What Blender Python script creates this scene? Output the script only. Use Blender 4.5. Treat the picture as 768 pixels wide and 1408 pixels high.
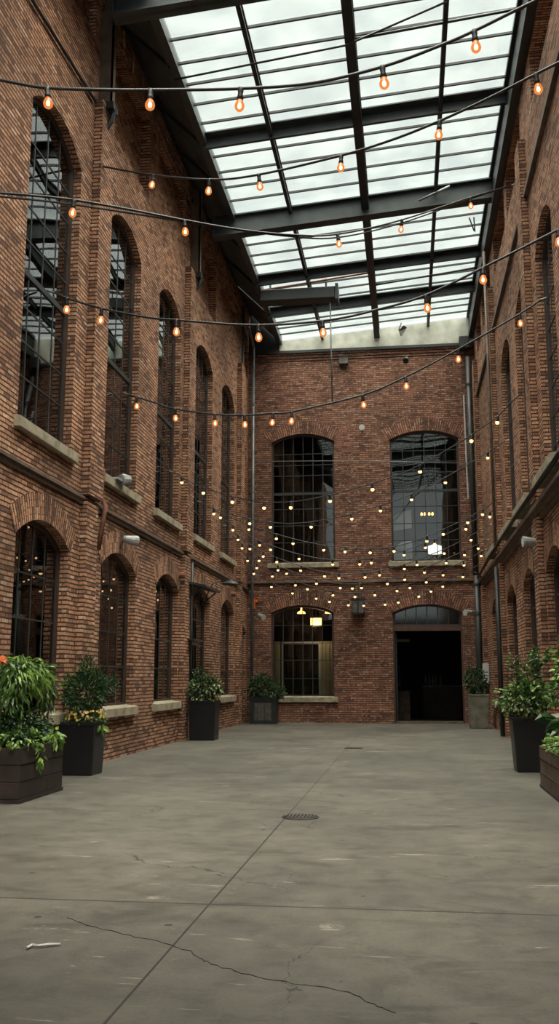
import bpy, bmesh, math, random
from mathutils import Vector, Matrix
from mathutils.geometry import tessellate_polygon
PI = math.pi
for o in list(bpy.data.objects): bpy.data.objects.remove(o)
SC = bpy.context.scene; C = SC.collection

# ------------------------------------------------------------------ camera
cam_d = bpy.data.cameras.new('camera'); cam = bpy.data.objects.new('camera', cam_d); C.objects.link(cam)
cam_d.sensor_fit = 'VERTICAL'; cam_d.sensor_height = 36.0; cam_d.lens = 1300/1408*36
cam_d.clip_end = 300
cam.location = (0, 0, 1.5)
cam.rotation_euler = (PI/2+0.17374, 0, 0.13312)
SC.camera = cam

# ------------------------------------------------------------------ world: overcast sky, brighter towards the zenith
W = bpy.data.worlds.new('overcast_sky'); SC.world = W; W.use_nodes = True
nt = W.node_tree; N = nt.nodes; Lk = nt.links; N.clear()
wo = N.new('ShaderNodeOutputWorld'); bg = N.new('ShaderNodeBackground'); Lk.new(bg.outputs[0], wo.inputs[0])
tc = N.new('ShaderNodeTexCoord'); sx = N.new('ShaderNodeSeparateXYZ'); Lk.new(tc.outputs['Generated'], sx.inputs[0])
rp = N.new('ShaderNodeValToRGB'); Lk.new(sx.outputs['Z'], rp.inputs[0])
SKY_LOW, SKY_TOP = 0.17, 1.0
rp.color_ramp.elements[0].position = 0.0; rp.color_ramp.elements[0].color = (.186, .202, .201, 1)
rp.color_ramp.elements[1].position = 1.0; rp.color_ramp.elements[1].color = (1.6, 1.5, 1.34, 1)
e = rp.color_ramp.elements.new(.62); e.color = (.198, .215, .214, 1)
e = rp.color_ramp.elements.new(.80); e.color = (.9, .88, .8, 1)
Lk.new(rp.outputs[0], bg.inputs[0])
# the cloud is thinner, so brighter, in the half of the sky behind the camera
mr = N.new('ShaderNodeMapRange'); Lk.new(sx.outputs['Y'], mr.inputs[0]); mr.inputs[1].default_value = .25; mr.inputs[2].default_value = -.75
mr.inputs[3].default_value = 4.4; mr.inputs[4].default_value = 6.5; Lk.new(mr.outputs[0], bg.inputs[1])

# soft daylight of the hazy sun behind the cloud
sun_d = bpy.data.lights.new('hazy_sun', 'SUN'); sun = bpy.data.objects.new('hazy_sun', sun_d); C.objects.link(sun)
sun_d.energy = 12.5; sun_d.angle = math.radians(96); sun_d.color = (1.0, .93, .82)
sun.rotation_euler = Vector((-.33, .10, -.90)).to_track_quat('-Z', 'Y').to_euler()

SC.view_settings.view_transform = 'Standard'; SC.view_settings.look = 'None'
SC.view_settings.gamma = 1; SC.view_settings.use_curve_mapping = False
SC.view_settings.exposure = 0.0

# ------------------------------------------------------------------ main dimensions
A, B, D = -5.52, 2.58, 32.72          # left wall, right wall, far wall
def roofz(x): return 13.64+.083*(x+4.3)

# ------------------------------------------------------------------ materials
def newmat(name):
    m = bpy.data.materials.new(name); m.use_nodes = True
    return m, m.node_tree, m.node_tree.nodes['Principled BSDF']
def plain(name, col, rough=.6, metal=0, var=0, scale=8, bump=0, spec=None):
    m, t, p = newmat(name)
    p.inputs['Base Color'].default_value = (*col, 1); p.inputs['Roughness'].default_value = rough; p.inputs['Metallic'].default_value = metal
    if spec is not None: p.inputs['Specular IOR Level'].default_value = spec
    if var or bump:
        tcn = t.nodes.new('ShaderNodeTexCoord')
        n = t.nodes.new('ShaderNodeTexNoise'); n.inputs['Scale'].default_value = scale; n.inputs['Detail'].default_value = 5
        t.links.new(tcn.outputs['Object'], n.inputs['Vector'])
        if var:
            r = t.nodes.new('ShaderNodeValToRGB'); t.links.new(n.outputs['Fac'], r.inputs[0])
            r.color_ramp.elements[0].position = .3; r.color_ramp.elements[1].position = .7
            r.color_ramp.elements[0].color = (*[c*(1-var) for c in col], 1); r.color_ramp.elements[1].color = (*[min(1, c*(1+var)) for c in col], 1)
            t.links.new(r.outputs[0], p.inputs['Base Color'])
        if bump:
            b = t.nodes.new('ShaderNodeBump'); b.inputs['Strength'].default_value = bump; b.inputs['Distance'].default_value = .01
            t.links.new(n.outputs['Fac'], b.inputs['Height']); t.links.new(b.outputs[0], p.inputs['Normal'])
    return m
def emis(name, col, s):
    m, t, p = newmat(name); p.inputs['Base Color'].default_value = (*col, 1)
    p.inputs['Emission Color'].default_value = (*col, 1); p.inputs['Emission Strength'].default_value = s; return m

def brick(name, dark, mid, warm, pale, mortar, palecut=.9, patch=.62, limecut=.65):
    m, t, p = newmat(name); L = t.links; nn = t.nodes.new
    uv = nn('ShaderNodeUVMap'); uv.uv_map = 'UVMap'
    # hand-made bricks: courses wander a little
    wn = nn('ShaderNodeTexNoise'); wn.inputs['Scale'].default_value = 2.3; wn.inputs['Detail'].default_value = 3
    L.new(uv.outputs[0], wn.inputs['Vector'])
    ws = nn('ShaderNodeVectorMath'); ws.operation = 'MULTIPLY_ADD'; L.new(wn.outputs['Color'], ws.inputs[0])
    ws.inputs[1].default_value = (.035, .030, 0); L.new(uv.outputs[0], ws.inputs[2])
    br = nn('ShaderNodeTexBrick'); L.new(ws.outputs[0], br.inputs['Vector'])
    br.inputs['Scale'].default_value = 1; br.inputs['Brick Width'].default_value = .215; br.inputs['Row Height'].default_value = .073
    br.inputs['Mortar Size'].default_value = .0065; br.inputs['Mortar Smooth'].default_value = .25; br.inputs['Bias'].default_value = 0
    br.inputs['Color1'].default_value = (0, 0, 0, 1); br.inputs['Color2'].default_value = (1, 1, 1, 1); br.inputs['Mortar'].default_value = (.5, .5, .5, 1)
    cr = nn('ShaderNodeValToRGB'); L.new(br.outputs['Color'], cr.inputs[0]); el = cr.color_ramp.elements
    el[0].position = 0; el[0].color = (*dark, 1); el[1].position = 1; el[1].color = (*pale, 1)
    for pos, c in ((.13, dark), (.30, mid), (.60, mid), (.80, warm), (palecut, warm)):
        e = el.new(pos); e.color = (*c, 1)
    # large weathering and fine grit
    n1 = nn('ShaderNodeTexNoise'); n1.inputs['Scale'].default_value = .55; n1.inputs['Detail'].default_value = 6; L.new(uv.outputs[0], n1.inputs['Vector'])
    r1 = nn('ShaderNodeValToRGB'); L.new(n1.outputs['Fac'], r1.inputs[0])
    r1.color_ramp.elements[0].position = .3; r1.color_ramp.elements[0].color = (1-patch*.75,)*3+(1,)
    r1.color_ramp.elements[1].position = .72; r1.color_ramp.elements[1].color = (1+patch*.35, 1+patch*.35, 1+patch*.32, 1)
    n2 = nn('ShaderNodeTexNoise'); n2.inputs['Scale'].default_value = 22; n2.inputs['Detail'].default_value = 4; L.new(uv.outputs[0], n2.inputs['Vector'])
    r2 = nn('ShaderNodeValToRGB'); L.new(n2.outputs['Fac'], r2.inputs[0])
    r2.color_ramp.elements[0].position = .3; r2.color_ramp.elements[0].color = (.62, .6, .58, 1)
    r2.color_ramp.elements[1].position = .75; r2.color_ramp.elements[1].color = (1.35, 1.35, 1.35, 1)
    m1 = nn('ShaderNodeMix'); m1.data_type = 'RGBA'; m1.blend_type = 'MULTIPLY'; m1.inputs[0].default_value = 1
    L.new(cr.outputs[0], m1.inputs[6]); L.new(r1.outputs[0], m1.inputs[7])
    m2 = nn('ShaderNodeMix'); m2.data_type = 'RGBA'; m2.blend_type = 'MULTIPLY'; m2.inputs[0].default_value = 1
    L.new(m1.outputs[2], m2.inputs[6]); L.new(r2.outputs[0], m2.inputs[7])
    # lime bloom in scattered crumbs
    n3 = nn('ShaderNodeTexNoise'); n3.inputs['Scale'].default_value = 9; n3.inputs['Detail'].default_value = 6; n3.inputs['Roughness'].default_value = .7
    L.new(uv.outputs[0], n3.inputs['Vector'])
    r3 = nn('ShaderNodeValToRGB'); L.new(n3.outputs['Fac'], r3.inputs[0]); r3.color_ramp.elements[0].position = limecut; r3.color_ramp.elements[1].position = limecut+.07
    r3.color_ramp.elements[0].color = (0, 0, 0, 1); r3.color_ramp.elements[1].color = (.65, .65, .65, 1)
    m3 = nn('ShaderNodeMix'); m3.data_type = 'RGBA'; L.new(r3.outputs[0], m3.inputs[0]); L.new(m2.outputs[2], m3.inputs[6]); m3.inputs[7].default_value = (.50, .40, .33, 1)
    m4 = nn('ShaderNodeMix'); m4.data_type = 'RGBA'; L.new(br.outputs['Fac'], m4.inputs[0]); L.new(m3.outputs[2], m4.inputs[6]); m4.inputs[7].default_value = (*mortar, 1)
    # deep raked bed joints
    sv = nn('ShaderNodeSeparateXYZ'); L.new(ws.outputs[0], sv.inputs[0])
    pp = nn('ShaderNodeMath'); pp.operation = 'PINGPONG'; L.new(sv.outputs['Y'], pp.inputs[0]); pp.inputs[1].default_value = .0365
    bj = nn('ShaderNodeMapRange'); bj.interpolation_type = 'SMOOTHSTEP'; L.new(pp.outputs[0], bj.inputs[0]); bj.inputs[1].default_value = .008; bj.inputs[2].default_value = .016; bj.inputs[3].default_value = 1; bj.inputs[4].default_value = 0
    m5 = nn('ShaderNodeMix'); m5.data_type = 'RGBA'; L.new(bj.outputs[0], m5.inputs[0]); L.new(m4.outputs[2], m5.inputs[6]); m5.inputs[7].default_value = (*[c*.8 for c in mortar], 1)
    L.new(m5.outputs[2], p.inputs['Base Color']); p.inputs['Roughness'].default_value = .88; p.inputs['Specular IOR Level'].default_value = .25
    inv = nn('ShaderNodeMath'); inv.operation = 'MULTIPLY_ADD'; L.new(br.outputs['Fac'], inv.inputs[0]); inv.inputs[1].default_value = -1.4; L.new(n2.outputs['Fac'], inv.inputs[2])
    ad = nn('ShaderNodeMath'); ad.operation = 'MULTIPLY_ADD'; L.new(br.outputs['Color'], ad.inputs[0]); ad.inputs[1].default_value = .5; L.new(inv.outputs[0], ad.inputs[2])
    b = nn('ShaderNodeBump'); b.inputs['Strength'].default_value = .9; b.inputs['Distance'].default_value = .012
    L.new(ad.outputs[0], b.inputs['Height']); L.new(b.outputs[0], p.inputs['Normal'])
    return m
M = {}
M['brick'] = brick('red_brick', (.21, .108, .072), (.45, .235, .145), (.55, .30, .185), (.62, .42, .30), (.060, .038, .028))
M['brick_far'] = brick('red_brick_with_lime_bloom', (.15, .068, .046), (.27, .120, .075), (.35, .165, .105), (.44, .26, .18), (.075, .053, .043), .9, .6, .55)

def floor_mat():
    m, t, p = newmat('concrete'); L = t.links; nn = t.nodes.new
    tcn = nn('ShaderNodeTexCoord'); sp = nn('ShaderNodeSeparateXYZ'); L.new(tcn.outputs['Object'], sp.inputs[0])
    def noise(scale, det=5, rough=.5, st=(1, 1, 1), dist=0):
        mp = nn('ShaderNodeMapping'); mp.inputs['Scale'].default_value = st; L.new(tcn.outputs['Object'], mp.inputs[0])
        n = nn('ShaderNodeTexNoise'); n.inputs['Scale'].default_value = scale; n.inputs['Detail'].default_value = det; n.inputs['Roughness'].default_value = rough
        n.inputs['Distortion'].default_value = dist
        L.new(mp.outputs[0], n.inputs['Vector']); return n
    def ramp(src, *st):
        r = nn('ShaderNodeValToRGB'); L.new(src, r.inputs[0]); el = r.color_ramp.elements
        el[0].position, el[0].color = st[0][0], (*st[0][1], 1); el[1].position, el[1].color = st[-1][0], (*st[-1][1], 1)
        for q in st[1:-1]: e = el.new(q[0]); e.color = (*q[1], 1)
        return r
    def mix(a, b, f, mode='MIX'):
        x = nn('ShaderNodeMix'); x.data_type = 'RGBA'; x.blend_type = mode
        if isinstance(f, (int, float)): x.inputs[0].default_value = f
        else: L.new(f, x.inputs[0])
        L.new(a, x.inputs[6])
        if isinstance(b, tuple): x.inputs[7].default_value = (*b, 1)
        else: L.new(b, x.inputs[7])
        return x.outputs[2]
    base = ramp(noise(.5, 7, .6, (1, .6, 1)).outputs[0], (.30, (.058, .054, .043)), (.5, (.095, .088, .070)), (.72, (.138, .129, .103))).outputs[0]
    g = ramp(noise(3.5, 8, .65, (1, 1, 1), .4).outputs[0], (.28, (.62, .61, .60)), (.5, (1, 1, 1)), (.75, (1.25, 1.25, 1.24))).outputs[0]
    base = mix(base, g, 1, 'MULTIPLY')
    g = ramp(noise(45, 4).outputs[0], (.3, (.86, .86, .86)), (.7, (1.08, 1.08, 1.08))).outputs[0]
    base = mix(base, g, 1, 'MULTIPLY')
    # dark oily stains
    st = ramp(noise(.9, 5, .6, (.8, 1.7, 1), 1.2).outputs[0], (.55, (1, 1, 1)), (.68, (.60, .59, .56))).outputs[0]
    base = mix(base, st, 1, 'MULTIPLY')
    # pale scuffs
    sc = ramp(noise(1.7, 6, .7, (.55, 2.2, 1), 1.5).outputs[0], (.63, (0, 0, 0)), (.68, (.6, .6, .6))).outputs[0]
    base = mix(base, (.33, .31, .26), sc)
    # small dark chips
    v = nn('ShaderNodeTexVoronoi'); v.inputs['Scale'].default_value = 3.4; L.new(tcn.outputs['Object'], v.inputs['Vector'])
    lt = nn('ShaderNodeMath'); lt.operation = 'LESS_THAN'
    sepc = nn('ShaderNodeSeparateColor'); L.new(v.outputs['Color'], sepc.inputs[0])
    thr = nn('ShaderNodeMath'); thr.operation = 'MULTIPLY_ADD'; L.new(sepc.outputs[0], thr.inputs[0]); thr.inputs[1].default_value = .22; thr.inputs[2].default_value = -.085
    nb = noise(9, 3); dd = nn('ShaderNodeMath'); dd.operation = 'MULTIPLY_ADD'; L.new(nb.outputs[0], dd.inputs[0]); dd.inputs[1].default_value = .05; L.new(v.outputs['Distance'], dd.inputs[2])
    L.new(dd.outputs[0], lt.inputs[0]); L.new(thr.outputs[0], lt.inputs[1])
    base = mix(base, (.022, .02, .016), lt.outputs[0])
    # hairline cracks, only in patches
    dn = noise(1.3, 6, .6); vm = nn('ShaderNodeVectorMath'); vm.operation = 'MULTIPLY_ADD'; L.new(dn.outputs['Color'], vm.inputs[0]); vm.inputs[1].default_value = (.9, .9, 0); L.new(tcn.outputs['Object'], vm.inputs[2])
    vc = nn('ShaderNodeTexVoronoi'); vc.feature = 'DISTANCE_TO_EDGE'; vc.inputs['Scale'].default_value = .42; L.new(vm.outputs[0], vc.inputs['Vector'])
    ck = nn('ShaderNodeMath'); ck.operation = 'LESS_THAN'; L.new(vc.outputs['Distance'], ck.inputs[0]); ck.inputs[1].default_value = .0022
    pm = ramp(noise(.35, 2).outputs[0], (.47, (0, 0, 0)), (.53, (1, 1, 1))).outputs[0]
    cm = nn('ShaderNodeMath'); cm.operation = 'MULTIPLY'; L.new(ck.outputs[0], cm.inputs[0]); L.new(pm, cm.inputs[1])
    base = mix(base, (.03, .027, .021), cm.outputs[0])
    # saw-cut joints
    def line(axis, pos, w, period=None):
        s = nn('ShaderNodeMath'); s.operation = 'SUBTRACT'; L.new(sp.outputs[axis], s.inputs[0]); s.inputs[1].default_value = pos
        o = s.outputs[0]
        if period:
            q = nn('ShaderNodeMath'); q.operation = 'PINGPONG'; L.new(o, q.inputs[0]); q.inputs[1].default_value = period/2
            # distance to the nearest multiple of the period
            o = q.outputs[0]
        a_ = nn('ShaderNodeMath'); a_.operation = 'ABSOLUTE'; L.new(o, a_.inputs[0])
        c_ = nn('ShaderNodeMath'); c_.operation = 'LESS_THAN'; L.new(a_.outputs[0], c_.inputs[0]); c_.inputs[1].default_value = w
        return c_.outputs[0]
    j1 = line('X', -1.36, .007); base = mix(base, (.012, .011, .009), j1)
    j2 = line('Y', 6.6, .013); base = mix(base, (.022, .019, .015), j2)
    j3 = line('Y', 10.86, .012); j3m = nn('ShaderNodeMath'); j3m.operation = 'MULTIPLY'; L.new(j3, j3m.inputs[0]); j3m.inputs[1].default_value = .45
    base = mix(base, (.03, .028, .022), j3m.outputs[0])
    L.new(base, p.inputs['Base Color'])
    rr = ramp(noise(1.2, 5).outputs[0], (.3, (.55, .55, .55)), (.7, (.8, .8, .8))).outputs[0]; L.new(rr, p.inputs['Roughness'])
    b = nn('ShaderNodeBump'); b.inputs['Strength'].default_value = .25; b.inputs['Distance'].default_value = .01; L.new(noise(6, 8, .6).outputs[0], b.inputs['Height']); L.new(b.outputs[0], p.inputs['Normal'])
    return m
M['floor'] = floor_mat()
M['steel'] = plain('dark_blue_grey_painted_steel', (.030, .038, .040), .45, 0, .35, 3, .15)
M['steel_black'] = plain('black_painted_steel', (.017, .019, .020), .5, 0, .3, 4)
M['muntin'] = plain('grey_black_window_steel', (.030, .034, .034), .45, 0, .2, 6)
M['frame'] = plain('brown_window_frame', (.045, .026, .020), .55, 0, .3, 6)
M['doorframe'] = plain('reddish_brown_door_frame', (.075, .035, .024), .5, 0, .25, 6)
M['sill'] = plain('weathered_limestone', (.30, .26, .185), .85, 0, .35, 5, .4)
M['ledge'] = plain('dark_ledge_metal', (.12, .085, .065), .65, 0, .4, 3, .3)
M['soffit'] = plain('dark_soffit_boards', (.085, .092, .090), .7, 0, .35, 2.5, .3)
M['zinc'] = plain('grey_galvanised_pipe', (.15, .165, .17), .45, .35, .3, 3, .1)
M['darkpipe'] = plain('dark_downpipe', (.035, .038, .038), .5, 0, .3, 3)
M['rust'] = plain('rusty_pipe', (.16, .065, .038), .8, 0, .5, 9, .3)
M['rust_dark'] = plain('dark_rusty_iron', (.055, .038, .028), .7, 0, .4, 20)
M['white_band'] = plain('peeling_cream_paint', (.40, .40, .34), .75, 0, .30, 2.2, .3)
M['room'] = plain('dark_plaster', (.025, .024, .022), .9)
M['cable'] = plain('black_rubber_cable', (.012, .012, .013), .5)
M['pale_cable'] = plain('pale_steel_wire', (.22, .22, .21), .5)
M['white_metal'] = plain('white_painted_metal', (.52, .53, .52), .5)
M['lamp_grey'] = plain('weathered_grey_lamp_housing', (.34, .35, .35), .5, .2, .3, 12)
M['wood_dark'] = plain('dark_stained_planks', (.022, .014, .010), .7, 0, .5, 5, .5)
M['wood_mid'] = plain('weathered_brown_planks', (.070, .046, .029), .8, 0, .5, 5, .5)
M['wood_grey'] = plain('grey_weathered_boards', (.085, .078, .066), .8, 0, .4, 6, .5)
M['black_planter'] = plain('black_planter_plastic', (.0065, .007, .008), .42, 0, .3, 4)
M['grey_planter'] = plain('weathered_grey_green_concrete', (.135, .125, .092), .8, 0, .4, 4, .4)
M['soil'] = plain('soil', (.02, .014, .01), 1)
M['bark'] = plain('stem_bark', (.045, .032, .02), .9)
M['curtain'] = plain('cream_panel', (.42, .36, .22), .8)
M['paper'] = plain('white_paper_strip', (.75, .74, .70), .7)
M['moss'] = plain('glazing_grime', (.10, .115, .09), .8, 0, .5, 3)
def leafmat(name, col, tip):
    m, t, p = newmat(name); L = t.links
    g = t.nodes.new('ShaderNodeNewGeometry'); r = t.nodes.new('ShaderNodeValToRGB'); L.new(g.outputs['Random Per Island'], r.inputs[0])
    r.color_ramp.elements[0].color = (*col, 1); r.color_ramp.elements[1].color = (*tip, 1); r.color_ramp.elements[1].position = 1
    e = r.color_ramp.elements.new(.6); e.color = (*[(a+b)/2*.9 for a, b in zip(col, tip)], 1)
    L.new(r.outputs[0], p.inputs['Base Color']); p.inputs['Roughness'].default_value = .3
    tr = t.nodes.new('ShaderNodeBsdfTranslucent'); L.new(r.outputs[0], tr.inputs[0])
    mx = t.nodes.new('ShaderNodeMixShader'); mx.inputs[0].default_value = .25
    L.new(p.outputs[0], mx.inputs[1]); L.new(tr.outputs[0], mx.inputs[2]); L.new(mx.outputs[0], t.nodes['Material Output'].inputs[0])
    return m
M['leaf'] = leafmat('mid_green_leaves', (.022, .060, .013), (.12, .24, .05))
M['leaf_dark'] = leafmat('dark_green_leaves', (.010, .032, .010), (.045, .105, .03))
M['leaf_lime'] = leafmat('bright_green_leaves', (.08, .17, .03), (.30, .46, .10))
M['leaf_variegated'] = leafmat('variegated_leaves', (.04, .10, .02), (.42, .50, .18))
M['petal_yellow'] = leafmat('yellow_petals', (.72, .45, .05), (.85, .68, .16))
M['petal_peach'] = leafmat('peach_petals', (.62, .25, .12), (.78, .50, .25))
M['petal_orange'] = leafmat('orange_petals', (.75, .13, .03), (.85, .25, .08))
M['petal_pale'] = leafmat('cream_petals', (.60, .56, .36), (.75, .72, .52))
def glassmat(name, tint, refl, rough=.03, wav=.25, tr=.9, dirt=0):
    m, t, p = newmat(name); L = t.links; nn = t.nodes.new; t.nodes.remove(p)
    T = nn('ShaderNodeBsdfTransparent'); T.inputs[0].default_value = (*[c*tr for c in tint], 1)
    G = nn('ShaderNodeBsdfGlossy'); G.inputs['Roughness'].default_value = rough; G.inputs[0].default_value = (1, 1, 1, 1)
    tcn = nn('ShaderNodeTexCoord'); n = nn('ShaderNodeTexNoise'); n.inputs['Scale'].default_value = .9; n.inputs['Detail'].default_value = 0; L.new(tcn.outputs['Object'], n.inputs['Vector'])
    b = nn('ShaderNodeBump'); b.inputs['Strength'].default_value = wav; b.inputs['Distance'].default_value = .02; L.new(n.outputs[0], b.inputs['Height']); L.new(b.outputs[0], G.inputs['Normal'])
    f = nn('ShaderNodeFresnel'); f.inputs[0].default_value = 1.5
    k = nn('ShaderNodeMath'); k.operation = 'MULTIPLY'; k.use_clamp = True; k.inputs[1].default_value = refl; L.new(f.outputs[0], k.inputs[0])
    mx = nn('ShaderNodeMixShader'); L.new(k.outputs[0], mx.inputs[0]); L.new(T.outputs[0], mx.inputs[1]); L.new(G.outputs[0], mx.inputs[2])
    out = mx.outputs[0]
    if dirt:
        Df = nn('ShaderNodeBsdfTranslucent'); Df.inputs[0].default_value = (.72, .76, .72, 1)
        n2 = nn('ShaderNodeTexNoise'); n2.inputs['Scale'].default_value = 1.1; n2.inputs['Detail'].default_value = 6; L.new(tcn.outputs['Object'], n2.inputs['Vector'])
        r = nn('ShaderNodeMapRange'); r.inputs[1].default_value = .35; r.inputs[2].default_value = .7; r.inputs[3].default_value = dirt*.3; r.inputs[4].default_value = dirt; L.new(n2.outputs[0], r.inputs[0])
        m2 = nn('ShaderNodeMixShader'); L.new(r.outputs[0], m2.inputs[0]); L.new(out, m2.inputs[1]); L.new(Df.outputs[0], m2.inputs[2]); out = m2.outputs[0]
    L.new(out, t.nodes['Material Output'].inputs[0]); return m
M['glass'] = glassmat('old_window_glass', (.5, .53, .51), 1.5, .012)
M['glass_far'] = glassmat('clearer_window_glass', (.92, .95, .93), .9, .012, .3)
M['roofglass'] = glassmat('roof_glass', (.97, 1, .985), .3, .1, .1, .97, .05)
M['bulb'] = emis('amber_bulb_glass', (1, .42, .13), 2.2)
M['filament'] = emis('hot_filament', (1, .82, .52), 18)
M['lamp_warm'] = emis('warm_lit_lamp', (1, .55, .16), 4)
M['lamp_white'] = emis('white_lit_lamp', (.9, .95, .9), 1.6)

# ------------------------------------------------------------------ mesh helpers
class MB:
    def __init__(s): s.v = []; s.f = []; s.uv = {}
    def face(s, pts, uv=None):
        i = len(s.v); s.v += [tuple(p) for p in pts]; s.f.append(tuple(range(i, i+len(pts))))
        if uv: s.uv[len(s.f)-1] = uv
    def mesh(s, vs, fs):
        i = len(s.v); s.v += [tuple(v) for v in vs]; s.f += [tuple(j+i for j in f) for f in fs]
    def box(s, x0, x1, y0, y1, z0, z1):
        s.mesh([(x, y, z) for x in (x0, x1) for y in (y0, y1) for z in (z0, z1)],
               [(0, 1, 3, 2), (4, 6, 7, 5), (0, 4, 5, 1), (2, 3, 7, 6), (0, 2, 6, 4), (1, 5, 7, 3)])
    def taper(s, x0, x1, y0, y1, z0, z1, k):
        cx, cy = (x0+x1)/2, (y0+y1)/2; vs = []
        for z, q in ((z0, k), (z1, 1)):
            vs += [(cx+(x-cx)*q, cy+(y-cy)*q, z) for x, y in ((x0, y0), (x1, y0), (x1, y1), (x0, y1))]
        s.mesh(vs, [(3, 2, 1, 0), (4, 5, 6, 7)]+[(i, (i+1) % 4, 4+(i+1) % 4, 4+i) for i in range(4)])
    def tube(s, pts, r, n=8, caps=True):
        pts = [Vector(p) for p in pts]; m = len(pts); vs = []; rs = r if isinstance(r, (list, tuple)) else [r]*m
        for i, p in enumerate(pts):
            t = (pts[min(i+1, m-1)]-pts[max(i-1, 0)]).normalized()
            u = t.cross(Vector((0, 0, 1)));
            if u.length < .05: u = t.cross(Vector((0, 1, 0)))
            u.normalize(); w = u.cross(t)
            vs += [p+(u*math.cos(2*PI*k/n)+w*math.sin(2*PI*k/n))*rs[i] for k in range(n)]
        fs = [(i*n+k, i*n+(k+1) % n, (i+1)*n+(k+1) % n, (i+1)*n+k) for i in range(m-1) for k in range(n)]
        if caps: fs += [tuple(range(n-1, -1, -1)), tuple(range((m-1)*n, m*n))]
        s.mesh(vs, fs)
    def lathe(s, c, prof, n=12, axis='z', d=(0, 0, 1)):
        d = Vector(d).normalized(); c = Vector(c); u = d.cross(Vector((0, 0, 1)))
        if u.length < .05: u = Vector((1, 0, 0))
        u.normalize(); w = d.cross(u); vs = []
        for r, h in prof: vs += [c+d*h+(u*math.cos(2*PI*k/n)+w*math.sin(2*PI*k/n))*max(r, 1e-4) for k in range(n)]
        m = len(prof); fs = [(i*n+k, i*n+(k+1) % n, (i+1)*n+(k+1) % n, (i+1)*n+k) for i in range(m-1) for k in range(n)]
        fs += [tuple(range(n-1, -1, -1)), tuple(range((m-1)*n, m*n))]
        s.mesh(vs, fs)
    def build(s, name, mat, parent=None, smooth=False, recalc=True, bevel=0, uv=False):
        me = bpy.data.meshes.new(name); me.from_pydata(s.v, [], s.f)
        if recalc:
            bm = bmesh.new(); bm.from_mesh(me)
            if not s.uv: bmesh.ops.remove_doubles(bm, verts=bm.verts, dist=1e-5)
            bmesh.ops.recalc_face_normals(bm, faces=bm.faces)
            bm.to_mesh(me); bm.free()
        if uv:
            L = me.uv_layers.new(name='UVMap')
            for p in me.polygons:
                n = p.normal; ax = max(range(3), key=lambda i: abs(n[i]))
                for k, li in enumerate(p.loop_indices):
                    co = me.vertices[me.loops[li].vertex_index].co
                    L.data[li].uv = (co.y, co.z) if ax == 0 else ((co.x, co.z) if ax == 1 else (co.x, co.y))
            for fi, q in s.uv.items():
                p = me.polygons[fi]
                vi = {tuple(round(c, 4) for c in s.v[j]): q[k] for k, j in enumerate(s.f[fi])}
                for li in p.loop_indices:
                    key = tuple(round(c, 4) for c in me.vertices[me.loops[li].vertex_index].co)
                    if key in vi: L.data[li].uv = vi[key]
        if smooth:
            for p in me.polygons: p.use_smooth = True
        me.materials.append(mat)
        o = bpy.data.objects.new(name, me); C.objects.link(o)
        if parent: o.parent = parent
        if bevel:
            b = o.modifiers.new('bevel', 'BEVEL'); b.width = bevel; b.segments = 2; b.limit_method = 'ANGLE'
        return o
def tag(o, label=None, cat=None, group=None, kind=None):
    if label: o['label'] = label
    if cat: o['category'] = cat
    if group: o['group'] = group
    if kind: o['kind'] = kind
    return o
def empty(name, loc, label=None, cat=None, group=None, kind=None):
    o = bpy.data.objects.new(name, None); C.objects.link(o); o.location = loc; o.empty_display_size = .1
    return tag(o, label, cat, group, kind)
def part(mb, name, mat, root, **k):
    """child of an Empty or object, written in world coordinates"""
    o = mb.build(name, mat, None, **k); o.parent = root
    off = root_world(root)
    for v in o.data.vertices: v.co = v.co - off
    return o
def root_world(o):
    v = Vector((0, 0, 0))
    while o: v = v+o.location; o = o.parent
    return v
def solo(mb, name, mat, loc, label, cat, group=None, kind=None, **k):
    o = mb.build(name, mat, None, **k); loc = Vector(loc)
    for v in o.data.vertices: v.co = v.co-loc
    o.location = loc
    return tag(o, label, cat, group, kind)

# wall plane maps: u along the wall, v up, w into the wall
PL = lambda u, v, w=0: (A-w, u, v)
PR = lambda u, v, w=0: (B+w, u, v)
PB = lambda u, v, w=0: (u, D+w, v)
def arch(u0, u1, v0, vs, rise, t=0, n=14):
    """outline of a segmental-arched opening, shrunk by t"""
    w = u1-u0; 
    pts = [(u0+t, v0+t), (u1-t, v0+t)]
    R = (w*w/4+rise*rise)/(2*rise); cv = vs+rise-R; r = R-t; cu = (u0+u1)/2
    hw = w/2-t; a0 = math.asin(min(1, hw/r))
    for i in range(n+1):
        a = a0-2*a0*i/n; pts.append((cu+r*math.sin(a), cv+r*math.cos(a)))
    return pts
def archtop(u, u0, u1, vs, rise, t=0):
    w = u1-u0; R = (w*w/4+rise*rise)/(2*rise); cv = vs+rise-R; r = R-t; x = u-(u0+u1)/2
    return cv+math.sqrt(max(0, r*r-x*x))
def ring(mb, P, o1, o2, w0, w1):
    n = len(o1)
    for i in range(n):
        j = (i+1) % n
        mb.face([P(*o1[i], w0), P(*o1[j], w0), P(*o2[j], w0), P(*o2[i], w0)])
        mb.face([P(*o1[i], w1), P(*o2[i], w1), P(*o2[j], w1), P(*o1[j], w1)])
        mb.face([P(*o1[i], w0), P(*o1[i], w1), P(*o1[j], w1), P(*o1[j], w0)])
        mb.face([P(*o2[i], w0), P(*o2[j], w0), P(*o2[j], w1), P(*o2[i], w1)])
def pbox(mb, P, u0, u1, v0, v1, w0, w1):
    c = [P(u, v, w) for u in (u0, u1) for v in (v0, v1) for w in (w0, w1)]
    mb.mesh(c, [(0, 1, 3, 2), (4, 6, 7, 5), (0, 4, 5, 1), (2, 3, 7, 6), (0, 2, 6, 4), (1, 5, 7, 3)])
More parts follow.
